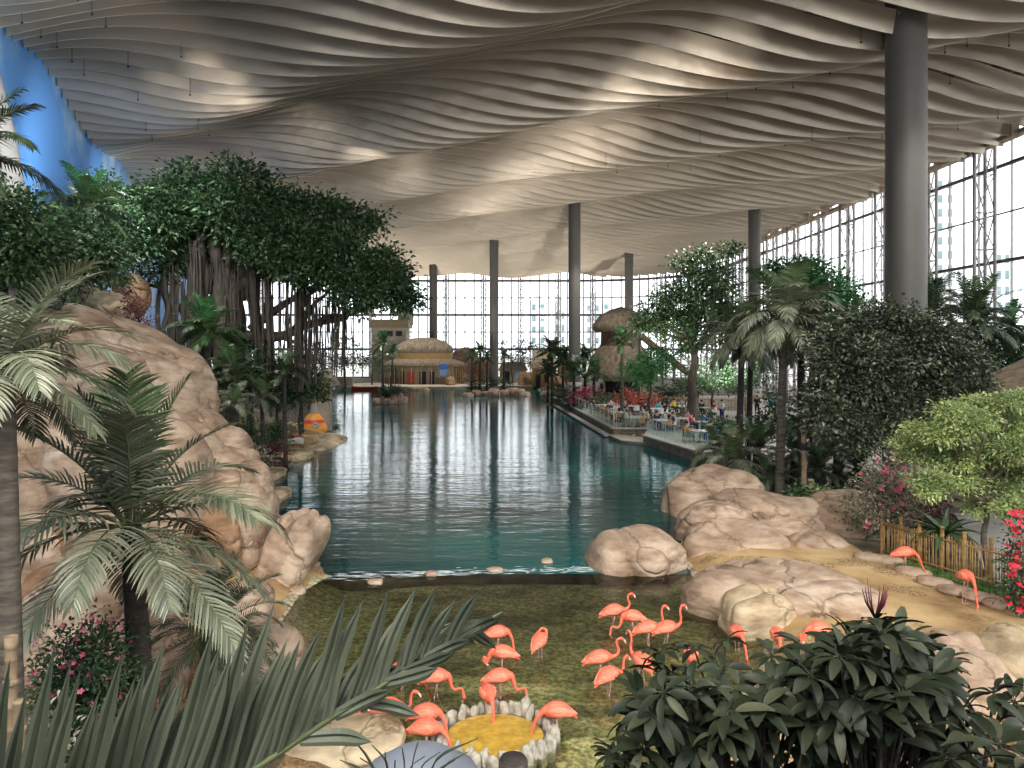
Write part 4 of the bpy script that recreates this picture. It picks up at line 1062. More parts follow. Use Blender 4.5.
# palms left of the terrace, around the second column
for k, (px, py, D, s, kit, lb) in enumerate([(552, 352, 84, 1.0, 'D', 'leftmost tall dark palm before the column at the terrace end'), (563, 362, 87, .95, 'D', 'second dark palm from the left at the terrace end'), (548, 372, 86, .8, 'D', 'short dark palm at the waterline of the terrace end'), (585, 360, 84.5, .9, 'D', 'dark palm right of the column at the terrace end'), (574, 372, 76, .85, 'D', 'short dark palm in front of the column foot'), (594, 374, 74.5, .8, 'K', 'greener palm between the column and the thatched hut')]):
    simple_palm(px, py, D, FARD if kit == 'D' else FARK, s*1.15, 17, .16, 270+k, lb, bark='bark_dark')
for k, (px, D, r, h, lm, lb, fl) in enumerate([(558, 82, 1.8, 2.2, 'leaf_dark', 'dark bush under the terrace end palms', None), (572, 75, 1.6, 2.4, 'leaf_dark', 'tall dark bush at the foot of the column', None), (586, 74, 1.7, 2.4, 'petal_magenta', 'magenta leaved bush left of the thatched hut entrance', None), (600, 72, 1.1, 1.6, 'leaf_mid', 'green bush in front of the thatched hut entrance', None), (632, 69, 1.6, 2.3, 'petal_rust', 'rusty red bush behind the dining tables', None), (648, 68, 1.3, 2.0, 'petal_rust', 'smaller rusty bush under the bright terrace tree', None), (715, 51, 1.5, 1.3, 'leaf_dark', 'low dark hedge at the front corner of the dining tables', None), (700, 60, 2.0, 1.2, 'leaf_mid', 'low green hedge among the dining tables', None)]):
    bush(lb, ((px-512)/F*D, D, .5), (r, r, h), 800, .3, .13, 280+k, M[lm], clump=14, spread=.3)
simple_palm(622, 341, 62, FARK, .72, 17, .13, 290, 'slim single palm with pale trunk in front of the thatched hut', gz=.55)
# ---- right hand palms
def rpalm(px, py, D, bx, kit, s, nf, r, seed, lb, bark='bark_grey', lean=0, lo=0): 
    x = (bx-512)/F*D; return palm(lb, (x, D, hz(x, D)), P(px, py, D), kit, nf, r, seed, M[bark], s, rings=True, lean=lean, lo=lo, shaft=None)
rpalm(784, 322, 31, 779, MIDK, 1.02, 30, .17, 301, 'tall grey palm with pale ringed trunk behind the boulder pile')
rpalm(801, 330, 34, 802, MIDK, 1.0, 28, .16, 302, 'tall palm just right of and behind the pale trunked one', 'bark_dark')
rpalm(742, 340, 38, 738, MIDK, .92, 24, .17, 303, 'dark trunked palm at the terrace corner, left of the pale trunk', 'bark_dark')
rpalm(751, 350, 40, 748, MIDK, .72, 18, .15, 304, 'slimmer dark trunked palm just right of the terrace corner palm', 'bark_dark')
rpalm(974, 322, 33, 976, MIDD, 1.05, 26, .2, 305, 'dark crowned palm right of the thickest column', 'bark_dark')
rpalm(932, 312, 39, 934, MIDD, 1.0, 20, .18, 306, 'dark palm whose top shows beside the thickest column', 'bark_dark')
rpalm(1010, 330, 36, 1012, MIDG, .8, 16, .16, 307, 'green palm at the right frame edge behind the dark crowned palm', 'bark_dark')
rpalm(848, 322, 40, 850, MIDG, .8, 16, .16, 308, 'palm top poking above the dark fig left of the thickest column', 'bark_dark')
for k, (px, py, D, s, lb) in enumerate([(733, 462, 34.5, .72, 'dark cycad spilling over the pool wall beside the boulders'), (757, 450, 35, .75, 'second dark cycad right of the one over the pool wall'), (716, 452, 38.5, .6, 'greyish cycad at the corner of the dining terrace'), (818, 470, 31, .62, 'dark cycad between the bamboo lamp posts and the fig'), (838, 452, 33, .7, 'dark cycad beneath the fig crown'), (795, 452, 35, .7, 'dark cycad behind the taller bamboo post'), (770, 478, 31.5, .55, 'low cycad behind the pale palm trunk'), (858, 468, 31, .6, 'low dark cycad at the fig trunk foot')]):
    x = (px-512)/F*D; palm(lb, (x, D, hz(x, D)), P(px, py, D), MIDD if k not in (0, 2) else MIDK, 19, .22, 320+k, M['bark_dark'], s, cat='cycad', name='cycad', rings=False)
# dark fig on the right
lst = [(852, 335, 24), (880, 325, 24), (905, 335, 28), (932, 345, 26), (955, 365, 24), (868, 365, 32), (838, 370, 24), (900, 375, 34), (935, 390, 30), (850, 400, 28), (885, 410, 28), (920, 420, 26), (962, 400, 22), (830, 415, 18), (860, 435, 20), (835, 345, 16)]
tree('large dense dark fig tree in front of the thickest column', ground_at(903, 27.4), P(900, 425, 27.4), cl([(a, b_, c, random.Random(a).uniform(-1, 1)) for a, b_, c in lst], 27.4), 46000, .20, .11, 330, M['leaf_grey'], M['bark_brown'], .30, spread=.33, clump=26, twigs=2)
lst = [(985, 350, 26), (1010, 365, 26), (990, 385, 24), (1022, 345, 20), (965, 345, 15)]
tree('dark tree at the right edge behind the lime green tree', ground_at(1000, 36), P(1000, 400, 36), cl(lst, 36), 7000, .24, .12, 331, M['leaf_dark'], M['bark_dark'], .2)
lst = [(815, 395, 16), (800, 420, 14), (825, 440, 14), (765, 425, 12)]
tree('dark low tree behind the bamboo posts', ground_at(812, 38), P(812, 425, 38), cl(lst, 38), 3600, .24, .12, 332, M['leaf_dark'], M['bark_dark'], .14)
# lime green tree
lst = [(1000, 418, 22), (970, 420, 22), (942, 430, 20), (925, 452, 20), (955, 455, 24), (985, 450, 26), (1018, 445, 24), (905, 440, 10), (934, 478, 18), (960, 480, 18), (1000, 480, 24), (930, 488, 10), (1030, 420, 22), (1035, 470, 24), (1010, 398, 14), (950, 408, 12), (975, 400, 12), (1025, 395, 14), (915, 425, 10), (1010, 505, 16), (975, 505, 10)]
D = 20.6; b = ground_at(988, D)
tree('airy pale lime green small leaved tree at the right above the bamboo fence', b, P(986, 498, D), cl([(a, b_+3, c*.85, random.Random(a*3).uniform(-.9, .9)) for a, b_, c in lst], D, .5), 34000, .12, .05, 333, M['leaf_lime'], M['bark_grey'], .085, spread=.15, clump=18, twigs=2)
# beds near the fence
b = ground_at(893, 23.2); bush('flowering bush with pink and cream leaves behind the fence end', b, (1.15, .9, P(893, 460, 23.2).z-b[2]), 9000, .12, .06, 340, M['leaf_var'], M['petal_pink'], 80, .15, clump=14, spread=.14, cat='flowering shrub', name='flowering_shrub')
b = ground_at(862, 24.6); bush('green foot of planting between the upright boulder and flowering bush', b, (.6, .6, 1.7), 900, .13, .06, 341, M['leaf_mid'], clump=14, spread=.14)
b = ground_at(935, 22.6); bush('dark purple bush between the flowering bush and the agave', b, (.8, .5, 2.0), 1300, .12, .06, 342, M['leaf_red'], clump=14, spread=.14)
q = P(944, 526, 21.2); rosette('blue green agave with arching strap leaves behind the fence', (q.x, q.y, 1.4), 1.15, 22, 5, M['leaf_mid'], .17, e0=.6, droop=.9)
obj_ = MB().tube([(0, 0, -1.1), (0, 0, .05)], [.12, .09], 10).mesh('stem', M['bark_dark']); ag = [o for o in C.objects if o.name.startswith('agave')][-1]; obj('stem', obj_, ag)
for k, (px, py, D, lb) in enumerate([(1019, 520, 18.6, 'bright red flowering plant at the right frame edge above the fence'), (1024, 572, 17.4, 'second red flowering plant low at the right frame edge')]):
    b = ground_at(px, D); h = P(px, py, D).z-b[2]+.15; bush(lb, b, (.42, .4, h), 700, .14, .06, 350+k, M['leaf_mid'], M['petal_red'], 34, .2, clump=10, spread=.12, cat='flowering shrub', name='flowering_shrub')
for k, (px, D, h, r, lb) in enumerate([(818, 28.5, 1.1, .7, 'lime leaved low plant beside the short bamboo post'), (800, 28.2, 1.4, .6, 'broad leaved low plant at the pale palm foot'), (835, 28.2, .9, .6, 'low green plant between the boulders and the fig')]):
    b = ground_at(px, D); bush(lb, b, (r, r, h), 500, .2, .1, 355+k, M['leaf_lime' if k == 0 else 'leaf_mid'], clump=10, spread=.18)
for k, (px, py, D, lb) in enumerate([(804, 432, 29.0, 'tall bamboo lamp post with dark band behind the boulder pile'), (811, 481, 28.4, 'short bamboo bollard beside the tall bamboo post'), (916, 396, 27, 'bamboo lantern post standing below the fig crown')]):
    x = (px-512)/F*D; g = hz(x, D); h = P(px, py, D).z-g; t = thing('bamboo_post', lb, 'post', (x, D, g-.05))
    prof = []; z = 0
    while z < h-.2: prof += [(.10, z), (.095, z+.38), (.115, z+.42)]; z += .45
    prof += [(.10, h), (0, h)]
    obj('pole', MB().lathe(prof, n=16).mesh('pole', M['bamboo_grey']), t)
    obj('band', MB().lathe([(.12, h*.78), (.125, h*.79), (.125, h*.86), (.12, h*.87)], n=16).mesh('band', M['dark']), t)
# ---- bamboo fence
fa, fb = G(883, 556, .45), G(1045, 604, .45)
t = thing('bamboo_fence', 'yellow bamboo picket fence on the right between grass and planting', 'fence', (fa.x, fa.y, .42)); dv = fb-fa; L = dv.length; dn = dv/L
rnd = random.Random(9)
n = 62
for k in range(n):
    s_ = L*k/(n-1); h = 1.1+rnd.uniform(-.05, .05); p = dn*s_+Vector((rnd.uniform(-.012, .012), rnd.uniform(-.012, .012), 0))
    mb = MB(); mb.tube([(p.x, p.y, 0), (p.x+rnd.uniform(-.02, .02), p.y, h*.5), (p.x, p.y, h)], .017, 7); obj('picket', mb.mesh('picket', M['bamboo']), t)
for s_ in (0, .14, .27, .42, .56, .72, .87, 1):
    p = dn*L*s_; mb = MB(); prof = []; z = 0
    while z < 1.2: prof += [(.052, z), (.05, z+.24), (.058, z+.26)]; z += .28
    mb.lathe(prof+[(.048, 1.3), (0, 1.3)], (p.x, p.y+.05, -.05), 12); obj('post', mb.mesh('post', M['bamboo']), t)
for z in (.98, .2): obj('rail', MB().tube([(0, -.03, z), (dv.x, dv.y-.03, z)], .025, 8).mesh('rail', M['bamboo']), t)
# grass strip in front of the fence
rng = np.random.default_rng(2); n = 9000; s_ = rng.random(n); off = rng.uniform(.04, .55, n)
nx, ny = -dn.y, dn.x; sgn = -1
px_ = fa.x+dv.x*s_+sgn*nx*off*1.0; py_ = fa.y+dv.y*s_+sgn*ny*off*1.0
px_ = np.where(rng.random(n) < .0, px_, px_)
pos = np.stack([px_, py_, np.full(n, .46)], 1); d = unit(np.stack([rng.normal(0, .35, n), rng.normal(0, .35, n), np.ones(n)], 1))
v, f = leaves_np(pos, d, rng.uniform(.07, .15, n), np.full(n, .014), rng)
tag(obj('grass_strip', np_mesh('grass', v, f, M['grass'])), 'strip of green grass between the edging stones and bamboo fence', 'grass', kind='stuff')
# paved path behind the fence
me = MB().prism([(12.8, 20.2), (13.6, 17), (40, 15), (33, 29), (16.5, 28.0), (14.5, 23.5)], .3, .52).mesh('path', M['paving'])
structure('path', me, 'grey paved path behind the fence')
# thatched roof edge entering at right
q = P(1075, 372, 29); t = thing('thatched_shelter', 'dark thatched roof sloping in from the right frame edge', 'shelter', (q.x, q.y, .45))
zt = P(1075, 340, 29).z-.45; rr = (1075-968)/F*29; ze = P(968, 396, 29).z-.45
obj('roof', MB().lathe([(rr, ze-.08), (rr, ze+.06), (rr*.6, ze+(zt-ze)*.45), (.3, zt), (0, zt)], n=36).mesh('roof', M['thatch']), t)
for a in range(6): obj('post', MB().tube([(rr*.8*math.cos(a), rr*.8*math.sin(a), 0), (rr*.8*math.cos(a), rr*.8*math.sin(a), ze+.5)], .09, 8).mesh('post', M['bark_brown']), t)
# ================================================================ FOREGROUND FROND AND SHRUBS
def big_frond():
    D0 = 1.95
    path = [P(-150, 1110, 1.66), P(-40, 985, 1.7), P(80, 880, 1.76), P(170, 818, 1.8), P(250, 772, 1.85), P(350, 706, 1.9), P(430, 656, 1.95), P(502, 612, 2.0)]
    sm = [Vector(tuple(p)) for p in catmull([tuple(p) for p in path], 12)]; o = path[0]
    t = thing('palm_frond', 'huge grey green palm frond crossing the lower left foreground', 'palm leaf', o)
    n = len(sm); obj('midrib', MB().tube([p-o for p in sm], [.011*(1-.8*k/n)+.002 for k in range(n)], 8).mesh('midrib', M['rachis']), t)
    # upper leaflets: base fraction -> tip pixel
    tips = [(-12, 690), (10, 660), (28, 684), (55, 645), (81, 668), (100, 690), (124, 648), (146, 664), (165, 640), (183, 672), (213, 628), (232, 652), (249, 618), (262, 640), (274, 604), (300, 640), (322, 626), (345, 596), (363, 600), (388, 592), (416, 588), (437, 586), (455, 600), (478, 592)]
    nb = len(tips); rnd = random.Random(8)
    def leaflet(b, tip, w, lean, mir=1):
        mid = b.lerp(tip, .5)+Vector((lean, rnd.uniform(-.01, .03), .0)); N = 8; v = []
        pts = [Vector(tuple(p)) for p in catmull([tuple(b), tuple(mid), tuple(tip)], 4)]
        acr0 = (tip-b).normalized().cross(Vector((0, 1, 0))).normalized(); tw = rnd.uniform(-.35, .35)
        for k, p in enumerate(pts):
            x = k/(len(pts)-1); ww = w*(.45+.55*math.sin(PI*min(1, .2+x*.62)))*(1-max(0, x-.72)/.28*.97)
            a2 = (acr0*math.cos(tw)+Vector((0, 1, 0))*math.sin(tw))
            nn = Vector((0, -1, 0))
            v += [tuple(p-a2*ww/2-o), tuple(p-a2*ww*.22+nn*ww*.10-o), tuple(p-nn*ww*.12-o), tuple(p+a2*ww*.22+nn*ww*.10-o), tuple(p+a2*ww/2-o)]
        m_ = len(pts); f = [(k*5+c, k*5+c+1, k*5+c+6, k*5+c+5) for k in range(m_-1) for c in range(4)]
        mb = MB(); mb.add(v, f, 0, False); obj('leaflet', mb.mesh('leaflet', M['frond_big']), t)
    for k, (tx, ty) in enumerate(tips):
        u = k/nb; bx = tx-62+38*u**2; i = min(range(n), key=lambda j: abs(sm[j].x/sm[j].y*F+512-bx)); b = sm[i]; d = b.y+rnd.uniform(-.06, .10)
        leaflet(b, P(tx, ty, d), .048*(1-.35*u), rnd.uniform(-.02, .01))
    # second layer behind for density
    for q in range(2):
        for k in range(24):
            tx, ty = tips[k]; u = k/nb; tx += 9+rnd.uniform(-9, 9)+q*7; ty += 26+q*30+rnd.uniform(-14, 22)
            bx = tx-58+34*u**2; i = min(range(n), key=lambda j: abs(sm[j].x/sm[j].y*F+512-bx)); b = sm[i]
            leaflet(b+Vector((0, .02, 0)), P(tx, ty, b.y+.10+.06*q), .046*(1-.3*u), -.01)
    # lower side leaflets hugging the rib
    low = [(300, 800), (372, 742), (420, 716), (392, 690), (438, 668), (455, 652), (470, 640), (500, 618)]
    for k, (tx, ty) in enumerate(low):
        u = k/len(low); bx = tx-75+40*u; i = min(range(n), key=lambda j: abs(sm[j].x/sm[j].y*F+512-bx)); leaflet(sm[i], P(tx, ty, sm[i].y-.05), .042*(1-.3*u), .01)
    # ceiling end leaflet
    leaflet(sm[int(n*.72)], P(503, 611, 2.0), .03, 0)
big_frond()
def whorl_leaf(L, W, seed):
    rnd = random.Random(seed); N = 6; v = []; e = .15
    p = Vector((0, 0, 0))
    for k in range(N+1):
        x = k/N; w = W*math.sin(PI*min(.97, .06+.88*x**.85))+.002; nn = Vector((-math.sin(e), 0, math.cos(e)))
        v += [tuple(p-Vector((0, w/2, 0))+nn*w*.10), tuple(p-nn*.003), tuple(p+Vector((0, w/2, 0))+nn*w*.10)]
        p = p+Vector((math.cos(e), 0, math.sin(e)))*L/N; e -= .16
    return v, [(k*3+c, k*3+c+1, k*3+c+4, k*3+c+3) for k in range(N) for c in range(2)]
def shrub(label, specs, base, seed, Lm=.205, W=.066, dens=8):
    """umbrella-leaved shrub: every whorl on its own stem"""
    base = Vector(base); t = thing('umbrella_leaf_shrub', label, 'shrub', base); rnd = random.Random(seed)
    ms = MB()
    for k, (px, py, D, s) in enumerate(specs):
        c = P(px, py, D)-base; tb = Vector((rnd.uniform(-.15, .15), rnd.uniform(-.1, .1), 0))
        midp = tb.lerp(c, .55)+Vector((rnd.uniform(-.06, .06), rnd.uniform(-.06, .06), .05))
        ms.tube(catmull([tuple(tb), tuple(midp), tuple(c)], 4), [.018-.012*q/8 for q in range(9)], 6)
        n = rnd.randint(dens, dens+4); R = Euler((rnd.uniform(-.7, .2), rnd.uniform(-.5, .5), rnd.uniform(0, 6))).to_matrix(); mb = MB()
        for q in range(n):
            a = 2*PI*q/n+rnd.uniform(-.2, .2); L = Lm*s*rnd.uniform(.75, 1.1); v, f = whorl_leaf(L, W*s*rnd.uniform(.85, 1.15), k*20+q)
            Rz = Matrix.Rotation(a, 3, 'Z'); Ry = Matrix.Rotation(rnd.uniform(-.5, .45), 3, 'Y')
            mb.add([tuple(R @ (Rz @ (Ry @ (Vector(p)+Vector((.03, 0, 0)))))+c) for p in v], f, 0, True)
            st = [tuple(R @ (Rz @ Vector((0, 0, 0)))+c), tuple(R @ (Rz @ (Ry @ Vector((.04, 0, 0))))+c)]; mb.tube(st, .004, 4)
        obj('leaf_whorl', mb.mesh('leaf_whorl', M['leaf_shrub']), t)
    obj('stems', ms.mesh('stems', M['bark_dark']), t)
    return t
rnd = random.Random(17)
def fill(region, n, D, s=1.0):
    out = []; tries = 0
    while len(out) < n and tries < 4000:
        tries += 1; px = rnd.uniform(region[0][0], region[-1][0]); 
        # top line by interpolation
        tl = np.interp(px, [r[0] for r in region], [r[1] for r in region]); py = tl+ (rnd.random()**1.1)*(800-tl)
        out.append((px, py, D+rnd.uniform(-.35, .45), s*rnd.uniform(.75, 1.1)))
    return out
ra = [(660, 652, 4.6, .75), (694, 648, 4.7, .6), (672, 672, 4.5, .9), (722, 668, 4.6, .8), (740, 690, 4.3, .8), (640, 700, 4.4, .9), (685, 705, 4.2, 1), (800, 645, 4.7, .8), (772, 655, 4.8, .7), (725, 640, 4.8, .6)]+fill([(612, 740), (635, 700), (660, 672), (690, 664), (740, 690), (770, 668), (800, 665), (815, 690)], 72, 4.4, .95)
shrub('lower dark shrub of whorled leaves in the foreground, left of the tall one', ra, (1.35, 4.6, 3.2), 51)
rb = [(875, 622, 4.4, .7), (850, 640, 4.5, .9), (905, 645, 4.4, .8), (925, 668, 4.2, .95), (838, 665, 4.3, 1), (880, 680, 4.1, 1), (930, 700, 4.2, .9), (862, 655, 4.6, .9), (945, 672, 4.4, .7)]+fill([(805, 668), (845, 635), (880, 620), (920, 645), (960, 690), (975, 760)], 92, 4.3, 1.0)
shrub('tall dark shrub with whorled leathery leaves at the lower right', rb, (2.2, 4.5, 3.0), 52)
rc = [(994, 692, 4.0, .75), (1015, 702, 4.2, .7), (970, 735, 3.9, .8), (1000, 745, 3.6, 1.1), (1030, 730, 3.8, 1), (950, 760, 3.7, .9), (1035, 765, 3.4, 1), (985, 775, 3.5, 1)]
shrub('glossy green whorled shrub cut by the lower right frame corner', rc, (2.5, 4.0, 3.6), 53)
# burgundy spikes on shrub tips
mb = MB(); rnd = random.Random(5)
t = [o for o in C.objects if o.name == 'umbrella_leaf_shrub.001'][0]; bs = Vector(t.location)
for q in range(12):
    a = rnd.uniform(0, 6.28); c = P(875, 618, 4.4)-bs; mb.tube([c, c+Vector((math.cos(a)*.05, math.sin(a)*.05, .09)), c+Vector((math.cos(a)*.07, math.sin(a)*.07, rnd.uniform(.15, .22)))], [.006, .005, .002], 5)
obj('flower_buds', mb.mesh('buds', M['leaf_red']), t, label='burgundy bud spikes')
# small grey shell lamp at the bottom edge with thin dark blades above
q = P(422, 790, 4.6); t = thing('garden_light_hood', 'smooth pale blue grey hood at the bottom edge under dark blades', 'light hood', (q.x, q.y, q.z-.35))
obj('shell', MB().lathe([(.50, 0), (.49, .12), (.44, .32), (.32, .50), (.15, .60), (0, .62)], n=40, sy=.7).mesh('shell', M['soffit']), t)
obj('stand', MB().tube([(0, 0, -3.2), (0, 0, .1)], .05, 10).mesh('stand', M['black']), t)
q = P(400, 800, 3.6)
t = thing('dark_sedge', 'thin dark pointed blades in front of the grey hood at the bottom edge', 'grass plant', q); rnd = random.Random(31)
for (tx, ty) in [(352, 738), (372, 745), (385, 752), (402, 748), (418, 742), (425, 756), (440, 752), (455, 760), (478, 738), (360, 758), (395, 760), (468, 752), (340, 760)]:
    tip = P(tx, ty, 3.6+rnd.uniform(-.2, .2))-q; mb = MB(); midp = tip*.55+Vector((rnd.uniform(-.03, .03), 0, .03)); b0 = Vector((tip.x*.35, 0, 0))
    pts = catmull([tuple(b0), tuple(midp), tuple(tip)], 4); mb.tube(pts, [.012, .014, .015, .014, .012, .010, .007, .004, .001], 5, ry=[.003]*9); obj('blade', mb.mesh('blade', M['frond_dark']), t)
# ================================================================ TERRACE
def slab(name, poly, z0, z1, label, m=None, wallm=None):
    mb = MB(); n = len(poly)
    mb.add([(x, y, z1) for x, y in poly], [tuple(range(n))], 0)
    v = [(x, y, z0) for x, y in poly]+[(x, y, z1) for x, y in poly]
    mb.add(v, [(i, (i+1) % n, n+(i+1) % n, n+i) for i in range(n)], 1)
    structure(name, mb.mesh(name, [m or M['paving'], wallm or M['stonewall']]), label)
T1 = [(4.9, 89), (7.5, 55.6), (10.0, 55.4), (9.0, 51.4), (12.0, 38.2), (15.5, 36.6), (30, 40), (30, 92), (5, 92)]
slab('terrace', T1, -1.5, .58, 'raised paved dining terrace beside the pool')
slab('terrace_step', [(7.1, 55.7), (7.6, 52.2), (9.3, 50.6), (10.2, 55.5)], -1.5, .16, 'low landing at the water between the two terrace walls')
def edge_coping(pts, label, nm):
    mb = MB()
    for (a, b) in zip(pts, pts[1:]): mb.bar((*a, .62), (*b, .62), .42, 0, .10)
    structure(nm, mb.mesh('coping', M['concrete']), label)
edge_coping([(4.95, 89), (7.6, 55.7), (10.0, 55.5)], 'pale stone coping of the far terrace wall', 'trim_4')
edge_coping([(9.05, 51.4), (12.1, 38.2), (15.5, 36.7)], 'stone coping of the near terrace wall', 'trim_5')
# small lower ledge along the far wall
mb = MB(); mb.bar((4.3, 89, .12), (7.05, 55.3, .12), .5, 0, .12); structure('trim_6', mb.mesh('ledge', M['concrete']), 'thin ledge just above the water along the far terrace')
def balustrade(a, b, n, label):
    a, b = Vector((*a, .67)), Vector((*b, .67)); t = thing('glass_balustrade', label, 'railing', a); d = (b-a)
    for k in range(n+1): obj('post', MB().tube([d*k/n, d*k/n+Vector((0, 0, 1.05))], .018, 6).mesh('post', M['steel_white']), t)
    for k in range(n):
        p, q = d*(k+.06)/n, d*(k+.94)/n; mb = MB(); mb.bar((p.x, p.y, .52), (q.x, q.y, .52), .016, 0, .92); obj('glass_panel', mb.mesh('glass_panel', M['rail_glass']), t)
    obj('handrail', MB().bar((0, 0, 1.06), (d.x, d.y, 1.06), .03).mesh('handrail', M['steel_white']), t)
balustrade((5.1, 86), (7.6, 56.2), 18, 'long glass balustrade along the far terrace wall')
balustrade((7.8, 56.0), (9.9, 55.8), 2, 'short glass balustrade turning the terrace corner')
balustrade((9.35, 51.6), (12.25, 39.2), 9, 'glass balustrade along the near terrace wall above the pool')
# ---- people
def skin_mesh(verts, edges, radii, name, m, sub=1):
    me = bpy.data.meshes.new(name); me.from_pydata(verts, edges, []); o = bpy.data.objects.new('tmp', me); C.objects.link(o)
    md = o.modifiers.new('s', 'SKIN'); 
    for k, r in enumerate(radii): me.skin_vertices[0].data[k].radius = (r, r)
    me.skin_vertices[0].data[0].use_root = True
    sb = o.modifiers.new('u', 'SUBSURF'); sb.levels = sub
    dg = bpy.context.evaluated_depsgraph_get(); dg.update()
    out = bpy.data.meshes.new_from_object(o.evaluated_get(dg)); out.name = name; out.materials.clear(); out.materials.append(m)
    out.polygons.foreach_set('use_smooth', [True]*len(out.polygons))
    bpy.data.objects.remove(o); return out
def body_skel(seated):
    # pelvis, waist, chest, neck, head x2, shoulders, elbows, wrists, hands, hips, knees, ankles, toes
    if seated:
        P_ = [(0, 0, .50), (0, -.02, .68), (0, .0, .92), (0, .02, 1.06), (0, .04, 1.14), (0, .045, 1.25),
              (.18, 0, .98), (.23, .08, .74), (.12, .30, .76), (.08, .38, .76), (-.18, 0, .98), (-.23, .08, .74), (-.12, .30, .76), (-.08, .38, .76),
              (.10, .04, .49), (.12, .44, .50), (.12, .44, .08), (.12, .58, .04), (-.10, .04, .49), (-.12, .44, .50), (-.12, .44, .08), (-.12, .58, .04)]
    else:
        P_ = [(0, 0, .95), (0, 0, 1.12), (0, .0, 1.34), (0, .01, 1.48), (0, .03, 1.56), (0, .035, 1.68),
              (.19, 0, 1.40), (.24, .02, 1.12), (.22, .12, .90), (.21, .16, .82), (-.19, 0, 1.40), (-.24, .02, 1.12), (-.22, .12, .90), (-.21, .16, .82),
              (.10, 0, .90), (.11, .04, .50), (.12, -.02, .09), (.13, .13, .04), (-.10, 0, .90), (-.11, -.02, .50), (-.12, -.06, .09), (-.13, .08, .04)]
    E = [(0, 1), (1, 2), (2, 3), (3, 4), (4, 5), (2, 6), (6, 7), (7, 8), (8, 9), (2, 10), (10, 11), (11, 12), (12, 13), (0, 14), (14, 15), (15, 16), (16, 17), (0, 18), (18, 19), (19, 20), (20, 21)]
    R = [.13, .12, .14, .055, .085, .095, .065, .045, .035, .032, .065, .045, .035, .032, .095, .065, .042, .04, .095, .065, .042, .04]
    return P_, E, R
PB = {}
for seated in (True, False):
    P_, E, R = body_skel(seated)
    PB[seated, 'body'] = skin_mesh(P_, E, R, 'body', M['skin'], 2)
    iu = [0, 1, 2, 6, 7, 10, 11]; mp = {a: k for k, a in enumerate(iu)}
    PB[seated, 'shirt'] = ([P_[i] for i in iu], [(mp[a], mp[b]) for a, b in E if a in mp and b in mp], [R[i]*1.22+.008 for i in iu])
    il = [0, 14, 15, 16, 18, 19, 20]; mp2 = {a: k for k, a in enumerate(il)}
    PB[seated, 'trousers'] = ([P_[i] for i in il], [(mp2[a], mp2[b]) for a, b in E if a in mp2 and b in mp2], [R[i]*1.2+.008 for i in il])
    h = Vector(P_[5]); mb = MB(); mb.lathe([(.0, .125), (.06, .115), (.10, .07), (.108, .02), (.102, -.03), (.085, -.05)], h+Vector((0, -.018, 0)), 14); PB[seated, 'hair'] = mb.mesh('hair', M['hair'])
    mb = MB(); mb.tube([h+Vector((0, .08, -.01)), h+Vector((0, .115, -.03))], [.014, .018], 6); PB[seated, 'nose'] = mb.mesh('nose', M['skin'])
cloth_cache = {}
CLOTH = {'white': (.75, .75, .75), 'black': (.02, .02, .025), 'navy': (.02, .035, .12), 'red': (.55, .04, .05), 'yellow': (.85, .60, .03), 'blue': (.05, .2, .55), 'pink': (.75, .35, .38), 'grey': (.28, .28, .3), 'orange': (.8, .28, .04), 'cyan': (.02, .45, .75), 'green': (.02, .25, .10), 'beige': (.6, .5, .38), 'purple': (.2, .12, .35)}
for k_, v_ in CLOTH.items(): M['cloth_'+k_] = mat('cloth_'+k_, v_, tuple(x*.85 for x in v_), 8, .85)
def cloth(seated, kind, col):
    key = (seated, kind, col)
    if key not in cloth_cache:
        base = (seated, kind)
        if base not in cloth_cache: cloth_cache[base] = skin_mesh(*PB[seated, kind], kind, M['cloth_'+col], 2)
        me = cloth_cache[base].copy(); me.materials.clear(); me.materials.append(M['cloth_'+col]); cloth_cache[key] = me
    return cloth_cache[key]
def person(loc, rz, seated, shirt, trousers, label, scale=1):
    t = thing('person', label, 'person', loc, rz, scale=scale)
    obj('body', PB[seated, 'body'], t); obj('hair', PB[seated, 'hair'], t)
    obj('shirt', cloth(seated, 'shirt', shirt), t); obj('trousers', cloth(seated, 'trousers', trousers), t)
    return t
# ---- tables and chairs
mb = MB(); mb.lathe([(0, .745), (.55, .745), (.56, .73), (.55, .715), (0, .715)], n=28); t_top = mb.mesh('tabletop', M['white'])
t_leg = MB().lathe([(.03, .04), (.03, .72)], n=10).mesh('pedestal', M['black']); t_base = MB().lathe([(.26, 0), (.26, .02), (.04, .045), (.03, .06)], n=18).mesh('base', M['black'])
def chair_parts(m):
    mb = MB(); mb.box((0, 0, .43), (.46, .46, .07)); seat = mb.mesh('seat', m)
    mb = MB(); n = 11; v = []
    for k in range(n):
        a = PI*(1.05+.90*k/(n-1)); x, y = .25*math.cos(a), .22*math.sin(a)
        x2, y2 = x*1.12, y*1.15; top = .84 if 2 < k < 8 else .68
        v += [(x, y, .42), (x2, y2, top), (x2*1.1, y2*1.1, top), (x*1.1, y*1.1, .42)]
    mb.add(v, [(k*4+q, k*4+(q+1) % 4, (k+1)*4+(q+1) % 4, (k+1)*4+q) for k in range(n-1) for q in range(4)]+[(0, 1, 2, 3), ((n-1)*4+3, (n-1)*4+2, (n-1)*4+1, (n-1)*4)], 0); back = mb.mesh('backrest', m)
    legs = [MB().tube([(sx*.19, sy*.19, .41), (sx*.22, sy*.22, 0)], .018, 6).mesh('leg', M['black']) for sx in (-1, 1) for sy in (-1, 1)]
    return seat, back, legs
CH = {'wicker': chair_parts(M['wicker']), 'white': chair_parts(M['white']), 'blue': chair_parts(M['blue'])}
